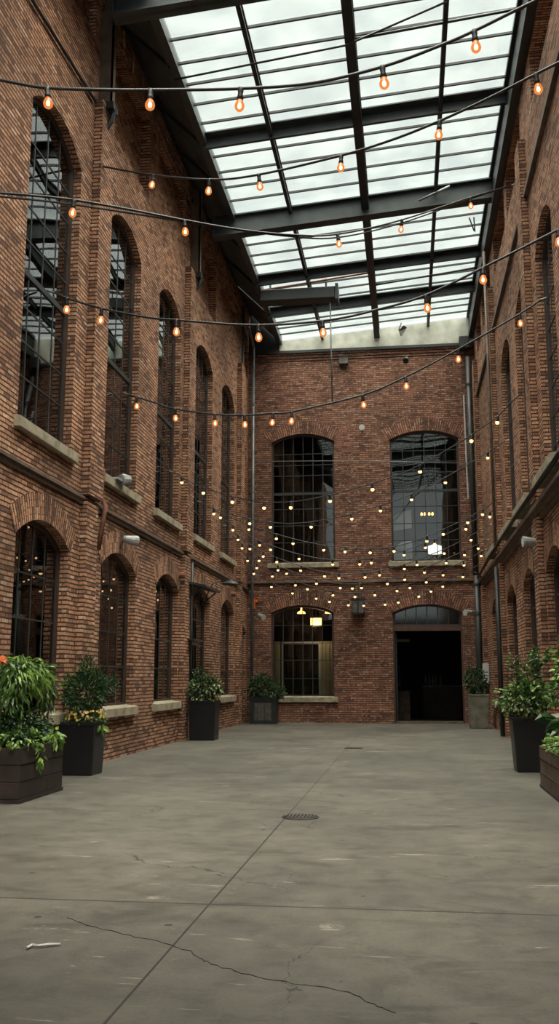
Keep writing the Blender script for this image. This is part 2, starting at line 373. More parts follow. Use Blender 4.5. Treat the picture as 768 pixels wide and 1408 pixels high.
def tess(mb, P, outer, holes, w):
    loops = [[Vector((p[0], p[1], 0)) for p in outer]]+[[Vector((p[0], p[1], 0)) for p in h] for h in holes]
    flat = [p for l in loops for p in l]
    for t in tessellate_polygon(loops): mb.face([P(flat[i].x, flat[i].y, w) for i in t])
def wall(name, P, outer, holes, recesses, thick, mat, label, extra=None, rings=()):
    mb = MB()
    tess(mb, P, outer, holes+[[(a, c), (b, c), (b, d), (a, d)] for a, b, c, d, e in recesses], 0)
    tess(mb, P, outer, holes, thick)
    for h in holes+[outer]:
        for i in range(len(h)):
            j = (i+1) % len(h); mb.face([P(*h[i], 0), P(*h[j], 0), P(*h[j], thick), P(*h[i], thick)])
    for a, b, c, d, e in recesses:
        q = [(a, c), (b, c), (b, d), (a, d)]
        mb.face([P(*p, e) for p in q])
        for i in range(4): mb.face([P(*q[i], 0), P(*q[(i+1) % 4], 0), P(*q[(i+1) % 4], e), P(*q[i], e)])
    if extra: extra(mb)
    # radial courses of the brick arches, a finger proud of the wall
    for (u0, u1, vs, rise, h, pr) in rings:
        w = u1-u0; R = (w*w/4+rise*rise)/(2*rise); cv = vs+rise-R; cu = (u0+u1)/2; a0 = math.asin(w/2/R)+.03; n = 18
        ri, ro = R+.002, R+h
        for i in range(n):
            a, b = -a0+2*a0*i/n, -a0+2*a0*(i+1)/n
            pt = lambda t, r: (cu+r*math.sin(t), cv+r*math.cos(t))
            f = [P(*pt(a, ri), -pr), P(*pt(b, ri), -pr), P(*pt(b, ro), -pr), P(*pt(a, ro), -pr)]
            ua, ub = a*R, b*R
            mb.face(f, [(.0, ua), (.0, ub), (h, ub), (h, ua)])
            for r_, uu in ((ri, 0), (ro, h)):
                mb.face([P(*pt(a, r_), -pr), P(*pt(b, r_), -pr), P(*pt(b, r_), .01), P(*pt(a, r_), .01)], [(uu, ua), (uu, ub), (uu+.03, ub), (uu+.03, ua)])
        for s_, t in ((0, -a0), (1, a0)):
            pt = lambda t, r: (cu+r*math.sin(t), cv+r*math.cos(t))
            mb.face([P(*pt(t, ri), -pr), P(*pt(t, ro), -pr), P(*pt(t, ro), .01), P(*pt(t, ri), .01)])
    o = mb.build(name, mat, uv=True, recalc=False)
    return tag(o, label, 'wall', kind='structure')

# ------------------------------------------------------------------ openings
LU = [(12.63, 14.85), (16.55, 18.70), (20.25, 22.40), (24.10, 26.38), (27.80, 29.95)]
LU = [(8.84, 11.0)]+LU
LL = [(12.78, 14.93), (16.64, 18.88), (20.49, 22.60), (24.10, 26.30), (28.0, 30.05)]
LL = [(8.8, 10.9)]+LL
RU = [(11.9, 13.9), (15.45, 17.45), (18.95, 20.9), (22.2, 24.2), (26.05, 28.1)]
RL = [(12.2, 14.2), (15.95, 17.95), (19.5, 21.45), (22.98, 24.95), (27.4, 29.45)]
LUv = (5.23, 10.33, .42); LLv = (.95, 3.57, .32); RUv = (5.1, 9.35, .45); RLv = (.85, 3.42, .36)
BW = {'bu1': (-4.68, -2.42, 5.46, 9.82, .30), 'bu2': (-.46, 1.93, 5.46, 9.80, .30), 'bl': (-4.68, -2.5, .86, 3.73, .26), 'door': (-.49, 1.86, 0.0, 3.70, .28)}
H = lambda uu, q: arch(uu[0], uu[1], q[0], q[1], q[2])

YN = -2.0     # near end of the side walls, behind the camera
def pil_left(mb):
    for y in (7.7, 15.4, 22.72, 30.45):
        pbox(mb, PL, y, y+.72, 4.62, 12.1, -.16, .02)
        pbox(mb, PL, y+.02, y+.62, 0, 4.5, -.12, .02)
    pbox(mb, PL, YN, D, 14.08, 14.75, -.05, .02)
def pil_right(mb):
    for y in (10.3, 17.98, 25.35, 31.5):
        pbox(mb, PR, y, y+.65, 4.8, 12.2, -.14, .02)
        pbox(mb, PR, y+.1, y+.7, 0, 4.5, -.12, .02)
TOPL, TOPR = 14.75, 13.5
wall('wall_left', PL, [(YN, 0), (D+.5, 0), (D+.5, TOPL), (YN, TOPL)],
     [H(u, LUv) for u in LU]+[H(u, LLv) for u in LL]+[arch(31.15, 32.3, 5.0, 9.6, .3), arch(31.3, 32.45, .05, 3.0, .25)],
     [(16.15, 19.15, 12.1, 14.02, .23), (19.95, 22.6, 13.32, 14.02, .14), (23.75, 26.7, 12.05, 13.95, .23), (27.5, 30.3, 13.25, 13.85, .14), (8.6, 11.6, 12.1, 14.02, .23), (12.3, 15.3, 13.32, 14.02, .14), (31.2, 32.5, 12.2, 13.8, .14)],
     .27, M['brick'], 'tall red brick wall with arched windows on the left', pil_left,
     [(u[0], u[1], LLv[1], LLv[2], .42, .012) for u in LL])
wall('wall_right', PR, [(YN, 0), (D+.5, 0), (D+.5, TOPR), (YN, TOPR)],
     [H(u, RUv) for u in RU]+[H(u, RLv) for u in RL],
     [(13.9, 16.9, 12.3, 13.35, .29), (18.7, 21.5, 12.3, 13.35, .29), (22.0, 24.9, 12.3, 13.35, .29), (26.1, 29.0, 12.3, 13.3, .29), (29.6, 31.4, 12.3, 13.3, .29)],
     .33, M['brick'], 'tall red brick wall with arched windows on the right', pil_right,
     [(u[0], u[1], RLv[1], RLv[2], .40, .012) for u in RL])
hb = [arch(*BW[k]) for k in BW]
def back_extra(mb):
    for i, z in enumerate((12.86, 12.95, 13.04)): pbox(mb, PB, A, B, z, z+.075, -.03*(i+1), .02)
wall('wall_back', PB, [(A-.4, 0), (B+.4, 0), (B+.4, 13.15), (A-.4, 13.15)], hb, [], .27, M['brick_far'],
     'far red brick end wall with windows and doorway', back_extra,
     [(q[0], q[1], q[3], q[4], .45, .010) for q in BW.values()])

# gable band above the far wall
mb = MB(); z0 = 13.2
prof = [(A-.1, z0), (B+.1, z0), (B+.1, roofz(B)+.02), (-4.3, roofz(-4.3)), (A-.1, roofz(-4.3)-.05)]
mb.face([PB(u, v, 0) for u, v in prof]); mb.face([PB(u, v, .3) for u, v in prof])
for i in range(5):
    p, q = prof[i], prof[(i+1) % 5]; mb.face([PB(*p, 0), PB(*q, 0), PB(*q, .3), PB(*p, .3)])
tag(mb.build('trim_1', M['white_band']), 'peeling cream painted band between far brick wall and glass roof', 'trim', kind='structure')
mb = MB(); pbox(mb, PB, A, B, 13.12, 13.22, -.14, .3)
tag(mb.build('trim_2', M['steel_black']), 'dark metal flashing along the top of the far wall', 'trim', kind='structure')

mb = MB(); mb.mesh([PB(u, v, w) for w in (-.01, .25) for u, v in ((A-.1, 13.2), (-4.38, 13.2), (-4.38, 13.7), (A-.1, 14.9))], [(0,1,2,3),(7,6,5,4),(0,4,5,1),(1,5,6,2),(2,6,7,3),(3,7,4,0)])
tag(mb.build('trim_7', M['steel_black']), 'dark end board closing the eaves cove at the far left corner', 'trim', kind='structure')
# floor
mb = MB(); mb.box(A-.5, B+.5, -12, D+.6, -.3, 0)
tag(mb.build('floor', M['floor']), 'stained grey concrete floor with saw cut joints', 'floor', kind='structure')

ck = [(-2.17, 6.12), (-1.95, 5.93), (-1.72, 5.80), (-1.47, 5.66), (-1.24, 5.50), (-1.16, 5.36), (-1.08, 5.28), (-.88, 5.14), (-.67, 5.03), (-.5, 4.99), (-.32, 4.91), (-.2, 4.76), (-.07, 4.64)]
mb = MB(); rc = random.Random(3); fine = []
for (x0, y0), (x1, y1) in zip(ck, ck[1:]):
    for k in range(5): fine.append((x0+(x1-x0)*k/5+rc.uniform(-.012, .012), y0+(y1-y0)*k/5+rc.uniform(-.012, .012)))
mb.tube([(x, y, -.0012) for x, y in fine], [.0035+.0025*rc.random() for _ in fine], 5)
cko = mb.build('floor_crack', M['cable']); cko.parent = bpy.data.objects['floor']
# string courses
mb = MB(); pbox(mb, PL, YN, D, 4.53, 4.58, -.08, .02); pbox(mb, PL, YN, D, 4.46, 4.53, -.04, .02)
tag(mb.build('trim_3', M['ledge']), 'thin ledge running along the left wall between the storeys', 'trim', kind='structure')
mb = MB(); pbox(mb, PR, YN, D, 4.56, 4.66, -.09, .02); pbox(mb, PR, YN, D, 4.66, 4.74, -.15, .02); pbox(mb, PR, YN, D, 4.46, 4.56, -.04, .02)
tag(mb.build('trim_4', M['ledge']), 'heavy stepped ledge running along the right wall between the storeys', 'trim', kind='structure')
mb = MB(); pbox(mb, PB, A, B, 4.76, 4.82, -.09, .02)
tag(mb.build('trim_5', M['ledge']), 'thin ledge across the far wall between the storeys', 'trim', kind='structure')
mb = MB(); pbox(mb, PR, YN, D, 10.95, 11.07, -.08, .02)
tag(mb.build('trim_6', M['ledge']), 'dark narrow ledge high on the right wall above the windows', 'trim', kind='structure')

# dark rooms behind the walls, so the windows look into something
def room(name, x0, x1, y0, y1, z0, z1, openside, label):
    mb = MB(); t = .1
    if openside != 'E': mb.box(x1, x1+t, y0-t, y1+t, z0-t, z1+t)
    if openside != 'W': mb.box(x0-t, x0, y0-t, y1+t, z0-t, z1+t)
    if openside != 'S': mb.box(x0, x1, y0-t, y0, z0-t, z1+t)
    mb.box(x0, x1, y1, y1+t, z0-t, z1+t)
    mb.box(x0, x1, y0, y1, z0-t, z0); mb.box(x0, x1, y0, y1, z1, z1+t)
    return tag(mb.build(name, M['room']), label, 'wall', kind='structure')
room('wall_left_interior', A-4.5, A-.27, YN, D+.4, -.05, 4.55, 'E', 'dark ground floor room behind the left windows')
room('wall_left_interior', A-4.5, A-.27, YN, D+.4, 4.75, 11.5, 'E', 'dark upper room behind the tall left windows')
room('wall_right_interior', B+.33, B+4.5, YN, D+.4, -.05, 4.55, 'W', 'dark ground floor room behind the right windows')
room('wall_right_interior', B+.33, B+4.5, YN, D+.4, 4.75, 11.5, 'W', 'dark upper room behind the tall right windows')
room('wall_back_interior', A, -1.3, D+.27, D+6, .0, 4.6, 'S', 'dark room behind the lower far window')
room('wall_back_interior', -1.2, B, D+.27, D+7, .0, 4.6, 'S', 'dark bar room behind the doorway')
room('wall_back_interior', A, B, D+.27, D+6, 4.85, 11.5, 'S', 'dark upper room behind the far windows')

# ------------------------------------------------------------------ windows
wn = [0]
def window(P, q, cols, rows, label, thickrows=(), w0=.14, fw=.07, fd=.12, sillw=None, mun=.024, thin_frame=None, sill=True, sm='sill', sp=.10, gm='glass'):
    u0, u1, v0, vs, rise = q; wn[0] += 1
    root = empty('window_%d' % wn[0], P((u0+u1)/2, v0, w0), label, 'window', kind='structure')
    o1 = arch(u0, u1, v0, vs, rise, 0); o2 = arch(u0, u1, v0, vs, rise, fw)
    mb = MB(); ring(mb, P, o1, o2, w0, w0+fd); part(mb, 'window_frame', M['frame'], root)
    # steel grid
    g = MB()
    for i in range(1, cols):
        u = u0+fw+(u1-u0-2*fw)*i/cols; top = archtop(u, u0, u1, vs, rise, fw)
        pbox(g, P, u-mun/2, u+mun/2, v0+fw, top, w0+.036, w0+.06)
    for v in rows:
        k = .045 if v in thickrows else mun/2
        pbox(g, P, u0+fw, u1-fw, v-k, v+k, w0+.034 if v not in thickrows else w0+.02, w0+.06 if v not in thickrows else w0+.08)
    part(g, 'glazing_bars', M['muntin'], root)
    gl = MB(); o3 = arch(u0, u1, v0, vs, rise, fw-.01)
    gl.face([P(*p, w0+.045) for p in o3]); gl.face([P(*p, w0+.052) for p in o3])
    for i in range(len(o3)): gl.face([P(*o3[i], w0+.045), P(*o3[(i+1) % len(o3)], w0+.045), P(*o3[(i+1) % len(o3)], w0+.052), P(*o3[i], w0+.052)])
    part(gl, 'glass_pane', M[gm], root)
    if sill:
        s = MB(); c = [P(u, v, w) for u in (u0-.12, u1+.12) for v, w in ((v0-.17, -sp), (v0-.01, -sp), (v0+.03, w0), (v0-.17, .02))]
        s.mesh(c, [(0, 1, 2, 3), (7, 6, 5, 4), (0, 4, 5, 1), (1, 5, 6, 2), (2, 6, 7, 3), (3, 7, 4, 0)])
        part(s, 'window_sill', M[sm], root, bevel=.008)
    return root
ordn = ['nearest the camera', 'second nearest', 'third', 'fourth', 'fifth and farthest']
import itertools
def rr(a, b, n): return [a+(b-a)*i/n for i in range(1, n)]
LUr = [5.88-.0+.56*i for i in range(0, 9)]
for i, u in enumerate(LU):
    lab = ['tall upper left window behind the view edge', 'tall upper left window at the left edge with bright reflections', 'tall upper left window right of the first brick pier', 'tall upper left window in the middle of the row', 'tall upper left window, fourth from the camera', 'tall upper left window nearest the far corner'][i]
    rows = [5.46+.55*k+.0 for k in range(1, 9)]
    window(PL, (*u, *LUv), 4, rows, lab, thickrows=(rows[3],))
for i, u in enumerate(LL):
    lab = ['lower left window behind the view edge', 'lower left window behind the leafy wooden planter', 'lower left window beside the black planter with yellow flowers', 'lower left window in the middle of the row', 'lower left window behind the tall black planter', 'lower left window nearest the far corner'][i]
    window(PL, (*u, *LLv), 4, [1.72, 2.38, 3.06], lab)
for i, u in enumerate(RU):
    lab = ['upper right window beyond the view edge', 'tall upper right window at the right picture edge', 'tall upper right window, second from the right edge', 'tall upper right window, third from the right edge', 'tall upper right window nearest the far corner'][i]
    window(PR, (*u, *RUv), 4, [5.1+.56*k for k in range(1, 8)], lab, w0=.13, sp=.24)
for i, u in enumerate(RL):
    lab = ['lower right window beyond the view edge', 'lower right window at the right picture edge', 'lower right window behind the black planter', 'narrow looking lower right window, third from the edge', 'lower right window nearest the far corner'][i]
    window(PR, (*u, *RLv), 4, [1.7, 2.35, 3.0], lab, w0=.13)
ub = [9.41, 9.0, 8.62, 7.96, 7.41, 6.81, 6.21]
window(PB, BW['bu1'], 6, ub, 'upper far window on the left, six panes wide', thickrows=(7.96,), w0=.12, gm='glass_far')
window(PB, BW['bu2'], 6, ub, 'upper far window on the right with lit chandelier inside', thickrows=(7.96,), w0=.12, gm='glass_far')
window(PB, BW['bl'], 6, [3.30, 2.69, 2.10, 1.48], 'lower far window with cream panels and an orange lamp inside', w0=.12, gm='glass_far')
# corner openings on the left wall: boarded tall slot above, door below
mb = MB(); o1 = arch(31.15, 32.3, 5.0, 9.6, .3); mb.face([PL(*p, .22) for p in o1]); mb.face([PL(*p, .28) for p in o1])
root = empty('window_%d' % (wn[0]+1), PL(31.7, 5, .2), 'tall dark shuttered opening in the far left corner', 'window', kind='structure')
part(mb, 'shutter', M['frame'], root)
mb = MB(); ring(mb, PL, o1, arch(31.15, 32.3, 5.0, 9.6, .3, .06), .12, .24); part(mb, 'window_frame', M['frame'], root)
root = empty('door_1', PL(31.85, 0.05, .2), 'narrow brown plank door in the far left corner', 'door', kind='structure')
o1 = arch(31.3, 32.45, .05, 3.0, .25)
mb = MB(); mb.face([PL(*p, .2) for p in o1]); mb.face([PL(*p, .26) for p in o1]); part(mb, 'door_leaf', M['frame'], root)
mb = MB(); ring(mb, PL, o1, arch(31.3, 32.45, .05, 3.0, .25, .07), .1, .22); part(mb, 'door_frame', M['doorframe'], root)
mb = MB(); pbox(mb, PL, 31.45, 31.7, 1.7, 2.1, .17, .2); part(mb, 'notice_plate', M['zinc'], root)

# far doorway
q = BW['door']; root = empty('door_2', PB(.68, 0, .1), 'wide open doorway with arched transom in the far wall', 'door', kind='structure')
mb = MB(); ring(mb, PB, arch(*q), arch(*q, .055), .10, .26); part(mb, 'door_frame', M['doorframe'], root)
mb = MB(); pbox(mb, PB, q[0]+.05, q[1]-.05, 3.08, 3.26, .08, .26); part(mb, 'transom_bar', M['doorframe'], root)
g = MB(); u0, u1 = q[0]+.09, q[1]-.09
for i in range(7):
    u = u0+(u1-u0)*i/6; pbox(g, PB, u-.018, u+.018, 3.26, archtop(u, q[0], q[1], q[3], q[4], .055), .13, .19)
pbox(g, PB, u0, u1, 3.26, 3.31, .12, .2); part(g, 'transom_bars', M['muntin'], root)
o3 = [(u0, 3.28), (u1, 3.28)]+[(u0+(u1-u0)*(1-i/12), archtop(u0+(u1-u0)*(1-i/12), q[0], q[1], q[3], q[4], .07)) for i in range(13)]
gl = MB(); gl.face([PB(*p, .155) for p in o3]); gl.face([PB(*p, .163) for p in o3]); part(gl, 'transom_glass', glassmat('greenish_transom_glass', (.5, .55, .5), 1.3, .08, .2, .8), root)
mb = MB(); pbox(mb, PB, q[0]+.06, q[1]-.06, 0, .06, .05, .5); part(mb, 'threshold', M['ledge'], root)
mb = MB(); mb.box(q[0]+.07, q[0]+.13, D+.27, D+1.35, .06, 3.05); dl = part(mb, 'door_leaf', M['steel_black'], root)
mb = MB(); mb.tube([(q[0]+.13, D+1.15, 1.9), (q[0]+.2, D+1.15, 1.9), (q[0]+.2, D+1.15, 1.25), (q[0]+.13, D+1.15, 1.25)], .015); 
hd = part(mb, 'door_handle', M['zinc'], dl)

# things inside, seen through the openings
mb = MB(); mb.box(.55, 2.3, D+4.2, D+4.8, 0, 1.15)
t = empty('bar_counter', (1.2, D+4.5, 0), 'dim pale bar counter inside the dark doorway', 'counter')
part(mb, 'counter_body', M['wood_dark'], t); mb = MB(); mb.box(.5, 2.35, D+4.12, D+4.88, 1.15, 1.22); part(mb, 'counter_top', M['steel_black'], t)
for i, x in enumerate((.66, .80, .93, 1.05, 1.22)):
    b = MB(); b.lathe((x, D+4.4, 1.22), [(.04, 0), (.042, .2), (.035, .24), (.015, .3), (.015, .38), (.018, .39)])
    solo(b, 'bottle', M['zinc'], (x, D+4.4, 1.22), ('leftmost', 'second from left', 'middle', 'second from right', 'rightmost')[i]+' of the five small bottles on the dim bar counter inside the doorway', 'bottle', 'bottles on the bar counter', smooth=True)
mb = MB(); mb.box(-.38, .05, D+2.2, D+2.6, 0, 1.0); mb.box(-.40, .07, D+2.18, D+2.62, 1.0, 1.04)
solo(mb, 'storage_cabinet', M['wood_mid'], (-.16, D+2.4, 0), 'low dim cabinet inside the doorway at its left', 'cabinet')
mb = MB(); mb.box(-.42, .08, D+2.0, D+2.02, 2.78, 2.88)
solo(mb, 'hanging_sign', M['curtain'], (-.17, D+2.0, 2.78), 'small tan board hanging inside the doorway at upper left', 'sign')
for x0, x1, lab in ((-4.95, -4.58, 'cream panel at the left inside the lower far window'), (-3.12, -2.58, 'cream panel at the right inside the lower far window')):
    mb = MB()
    n = 8
    for i in range(n):
        xa, xb = x0+(x1-x0)*i/n, x0+(x1-x0)*(i+1)/n; mb.box(xa+.004, xb, D+1.62+(i % 2)*.03, D+1.66+(i % 2)*.03, .70, 2.80)
    solo(mb, 'curtain_panel', M['curtain'], ((x0+x1)/2, D+1.62, .70), lab, 'curtain')
mb = MB(); mb.box(-4.55, -3.1, D+1.85, D+1.93, 2.72, 2.80); mb.box(-3.2, -3.12, D+1.85, D+1.93, .7, 2.72); mb.box(-4.55, -4.50, D+1.85, D+1.93, .7, 2.72)
solo(mb, 'inner_door_frame', M['white_metal'], (-3.6, D+1.9, .70), 'pale thin frame standing behind the lower far window', 'frame')
t = empty('box_lamp', (-3.25, D+1.4, 3.3), 'glowing orange box lamp hanging inside the lower far window', 'lamp')
mb = MB(); mb.box(-3.43, -3.05, D+1.3, D+1.5, 3.36, 3.62); part(mb, 'lamp_shade', M['lamp_warm'], t)
mb = MB(); mb.box(-3.45, -3.03, D+1.28, D+1.52, 3.62, 3.65); mb.box(-3.45, -3.03, D+1.28, D+1.52, 3.33, 3.36); mb.tube([(-3.24, D+1.4, 3.65), (-3.24, D+1.4, 4.6)], .012); part(mb, 'lamp_frame', M['cable'], t)
def added_light(root, loc, e, col=(1, .72, .42), r=.12):
    l = bpy.data.lights.new('added_glow', 'POINT'); l.energy = e; l.color = col; l.shadow_soft_size = r
    o = bpy.data.objects.new('added_glow', l); C.objects.link(o); o.parent = root; o.location = Vector(loc)-root_world(root)
added_light(t, (-3.24, D+1.15, 3.3), 28)  # added point light ahead of the box lamp, brightens the cream panels
for x, lab in ((-3.95, 'small warm ceiling light left of the orange box lamp'), (-2.9, 'small warm ceiling light right of the orange box lamp')):
    mb = MB(); mb.lathe((x, D+3, 3.9), [(.03, .7), (.03, .12), (.14, .06), (.16, 0)], 12)
    o = solo(mb, 'ceiling_light', M['lamp_warm'], (x, D+3, 3.9), lab, 'lamp')
t = empty('chandelier', (.84, D+2.5, 7.3), 'small lit chandelier inside the upper right far window', 'lamp')
mb = MB(); mb.tube([(.84, D+2.5, 11.4), (.84, D+2.5, 7.5)], .012); mb.tube([(.62, D+2.5, 7.46), (1.06, D+2.5, 7.46)], .015); part(mb, 'lamp_frame', M['cable'], t)
for x in (.64, .76, .92, 1.04):
    mb = MB(); mb.lathe((x, D+2.5, 7.47), [(.02, 0), (.045, .04), (.035, .1), (.005, .13)], 8); part(mb, 'lamp_bulb', M['lamp_warm'], t)
t = empty('lantern', (1.05, D+1.2, 6.02), 'white glowing lantern low inside the upper right far window', 'lamp')
mb = MB(); mb.lathe((1.05, D+1.2, 5.86), [(.24, 0), (.24, .28), (.1, .33)], 6); part(mb, 'lamp_shade', M['lamp_white'], t)
mb = MB(); mb.tube([(1.05, D+1.2, 6.19), (1.05, D+1.2, 11.4)], .01, 5); part(mb, 'lamp_cord', M['cable'], t); added_light(t, (.75, D+.75, 6.5), 5, (.95, 1, 1))  # added point light set off the lantern, brightens the pale reflection shapes
for x, z, lab in ((-.1, 7.1, 'upper pale panel imitating a reflection in the upper right far window'), (-.1, 6.0, 'lower pale panel imitating a reflection in the upper right far window')):
    mb = MB(); pts = [(x-.3, z-.4), (x+.35, z-.3), (x+.35, z+.35), (x, z+.3), (x-.3, z+.12)]
    mb.face([(p, D+1.1, r) for p, r in pts]); mb.face([(p, D+1.14, r) for p, r in pts])
    for i in range(5): a_, b_ = pts[i], pts[(i+1) % 5]; mb.face([(a_[0], D+1.1, a_[1]), (b_[0], D+1.1, b_[1]), (b_[0], D+1.14, b_[1]), (a_[0], D+1.14, a_[1])])
    solo(mb, 'reflection_panel', M['white_metal'], (x, D+1.1, z), lab, 'panel')  # solid pale shapes standing in for reflections on the glass

# ------------------------------------------------------------------ roof
Y0R = 14.45
ceil = empty('ceiling', (-.9, Y0R, 13.6), 'sloping glass roof of pale panes on dark steel over the hall', 'roof', kind='structure')
cx_ = [-4.3, -2.8, -.83, 1.0, 2.5]
bars = [14.7+.70*i for i in range(26)]
heavy = [9.2, 19.5, 27.25, 29.85]
edges = [Y0R, 19.5, 23.2, 27.25, 29.85, D]
YS = 3.9     # the glazing runs on overhead, beyond the top of the picture
ed2 = [YS, 9.2]+edges
for i in range(4):
    for j in range(7):
        mb = MB(); x0, x1, y0, y1 = cx_[i]+.01, cx_[i+1]-.01, ed2[j]+.01, ed2[j+1]-.01
        c = [(x, y, roofz(x)+dz) for x in (x0, x1) for y in (y0, y1) for dz in (.05, .058)]
        mb.mesh(c, [(0, 1, 3, 2), (4, 6, 7, 5), (0, 4, 5, 1), (2, 3, 7, 6), (0, 2, 6, 4), (1, 5, 7, 3)])
        part(mb, 'glass_panel', M['roofglass'], ceil)
def slope_bar(mb, x0, x1, y0, y1, h, top=.04):
    c = [(x, y, roofz(x)+dz) for x in (x0, x1) for y in (y0, y1) for dz in (top-h, top)]
    mb.mesh(c, [(0, 1, 3, 2), (4, 6, 7, 5), (0, 4, 5, 1), (2, 3, 7, 6), (0, 2, 6, 4), (1, 5, 7, 3)])
yy = [YS+.35+.7*i for i in range(15) if abs(YS+.35+.7*i-9.2) > .3]+[16.02, 16.74, 17.43, 18.13, 18.84, 20.22, 20.93, 21.66, 22.35, 24.9, 25.6, 26.25, 26.95, 28.1, 28.7, 29.3, 30.45, 30.95, 31.5, 32.1]
for y in yy:
    mb = MB(); slope_bar(mb, cx_[0], cx_[-1], y-.022, y+.022, .05); part(mb, 'glazing_bar', M['steel_black'], ceil)
for y in heavy:
    mb = MB(); slope_bar(mb, cx_[0]-.1, cx_[-1], y-.10, y+.10, .05); slope_bar(mb, cx_[0]-.1, cx_[-1], y-.06, y+.02, .22, 0); slope_bar(mb, cx_[0], cx_[-1], y-.28, y-.10, .03, .05)
    part(mb, 'cross_rafter', M['steel'], ceil)
for x, w, h in ((-2.8, .045, .16), (1.0, .045, .16), (-.83, .10, .34)):
    mb = MB(); slope_bar(mb, x-w, x+w, YS, D-.02, .04); 
    mb.box(x-w*.35, x+w*.35, YS, D-.02, roofz(x)-h, roofz(x)); mb.box(x-w, x+w, YS, D-.02, roofz(x)-h-.02, roofz(x)-h+.02)
    part(mb, 'purlin', M['steel_black'], ceil)
# left valley gutter and cove, right wall plate
mb = MB()
mb.box(-4.42, -4.28, YS, D-.02, 13.50, 13.78); mb.box(-4.50, -4.44, YS, D-.02, 13.60, 13.72)
part(mb, 'gutter_beam', M['steel'], ceil)
mb = MB(); n = 40
for i in range(n):
    y0 = YS+(D-YS-.05)*i/n; y1 = y0+(D-YS-.05)/n-.02; dz = .02*(i % 3)
    mb.mesh([(-5.5, y0, 14.78-dz), (-5.5, y1, 14.75-dz), (-4.42, y1, 13.64-dz), (-4.42, y0, 13.67-dz), (-5.5, y0, 14.9), (-5.5, y1, 14.9), (-4.42, y1, 13.76), (-4.42, y0, 13.76)],
            [(0, 1, 2, 3), (7, 6, 5, 4), (0, 4, 5, 1), (1, 5, 6, 2), (2, 6, 7, 3), (3, 7, 4, 0)])
part(mb, 'soffit_boards', M['soffit'], ceil)
for y in (16.7, 19.45, 21.3, 24.9, 27.5, 29.8):
    mb = MB(); mb.tube([(-5.48, y, 14.62), (-4.42, y, 13.56)], .03, 4); part(mb, 'cove_rafter', M['steel_black'], ceil)
mb = MB(); mb.box(-5.52, -5.40, YS, D, 14.62, 14.9); part(mb, 'wall_plate', M['steel_black'], ceil)
mb = MB(); mb.box(2.44, 2.60, YS, D-.02, 13.62, 14.32); mb.box(2.36, 2.56, YS, D-.02, 14.18, 14.28); mb.box(2.40, 2.75, YS, D, 13.42, 13.62); part(mb, 'wall_plate', M['steel_black'], ceil)

def ibeam(y, x0, x1, label):
    zt = lambda x: roofz(x)-.02; h = .56
    t = empty('steel_beam', ((x0+x1)/2, y, 13.2), label, 'beam', 'heavy roof beams across the hall')
    mb = MB()
    def bar(y0, y1, d0, d1):
        c = [(x, yy_, zt(x)+dz) for x in (x0, x1) for yy_ in (y0, y1) for dz in (d0, d1)]
        mb.mesh(c, [(0, 1, 3, 2), (4, 6, 7, 5), (0, 4, 5, 1), (2, 3, 7, 6), (0, 2, 6, 4), (1, 5, 7, 3)])
    bar(y, y+.32, -h, -h+.035); bar(y, y+.32, -.035, 0); bar(y+.13, y+.17, -h, 0)
    part(mb, 'girder', M['steel'], t)
    mb = MB(); mb.box(x0-.02, x0+.02, y, y+.32, zt(x0)-h, zt(x0)); part(mb, 'end_plate', M['steel'], t)
    return t
ibeam(22.95, -4.85, 2.5, 'heavy dark steel beam crossing in front of the glass roof at mid height')
ibeam(14.35, -4.9, 2.5, 'heavy dark steel beam at the top edge of the picture')

# loose rods and conduits under the roof
def rod(name, pts, r, mat, label, cat, **k):
    mb = MB(); mb.tube(pts, r, 6); return solo(mb, name, M[mat], pts[0], label, cat, smooth=True, **k)
rod('tie_rod', [(-4.42, 17.0, 13.5), (-.9, 16.4, 13.5), (1.0, 15.9, 13.85)], .022, 'steel_black', 'dark slanting rod under the near roof panes', 'rod')
rod('roof_conduit', [(-.85, 16.6, 13.75), (2.45, 16.5, 14.03)], .028, 'steel_black', 'straight dark pipe under the near right roof panes', 'pipe')
rod('roof_conduit', [(-4.3, 27.75, 13.5), (-.9, 27.5, 13.78)], .03, 'rust', 'thin brown pipe under the far left roof panes', 'pipe')
rod('roof_conduit', [(-.85, 28.3, 13.7), (2.4, 28.0, 13.98)], .03, 'steel_black', 'thin dark pipe under the far right roof panes', 'pipe')
t = empty('roller_housing', (-3, 27.7, 12.9), 'dark roller box hanging under the far left roof panes', 'housing')
mb = MB(); mb.box(-4.3, -1.95, 27.45, 27.95, 13.02, 13.40); part(mb, 'casing', M['steel_black'], t, bevel=.03)
mb = MB(); mb.box(-1.95, -1.86, 27.4, 28.0, 12.96, 13.46); part(mb, 'end_cap', M['steel'], t)
for x, z in ((-2.25, 13.75), (-4.0, 13.65)): mb = MB(); mb.tube([(x, 27.7, 13.4), (x, 27.7, z)], .03); part(mb, 'hanger', M['steel_black'], t)
rod('hanging_pole', [(-2.12, 27.6, 13.02), (-2.08, 27.6, 9.75)], .022, 'zinc', 'thin grey pole hanging down from the roller box', 'pole')
mb = MB(); mb.tube([(-.05, 32.6, 13.8), (.05, 32.55, 14.05)], .02); mb.mesh([(-.05, 32.5, 13.75), (.12, 32.4, 13.9), (.25, 32.5, 13.85), (.05, 32.45, 13.5), (.0, 32.6, 13.6)], [(0, 1, 2, 3), (0, 3, 4), (1, 0, 4), (2, 1, 4), (3, 2, 4)])
solo(mb, 'torn_flashing', M['wood_grey'], (0, 32.5, 13.5), 'torn brown flap sticking out from the cream band under the roof', 'flap')
mb = MB(); mb.tube([(2.1, 24.95, 14.1), (2.12, 25.0, 13.7)], .02); mb.tube([(1.98, 25.0, 14.12), (2.1, 25.05, 13.75)], .02)
solo(mb, 'window_opener', M['steel_black'], (2.1, 25, 13.7), 'small dark forked lever hanging under the right roof panes', 'lever')
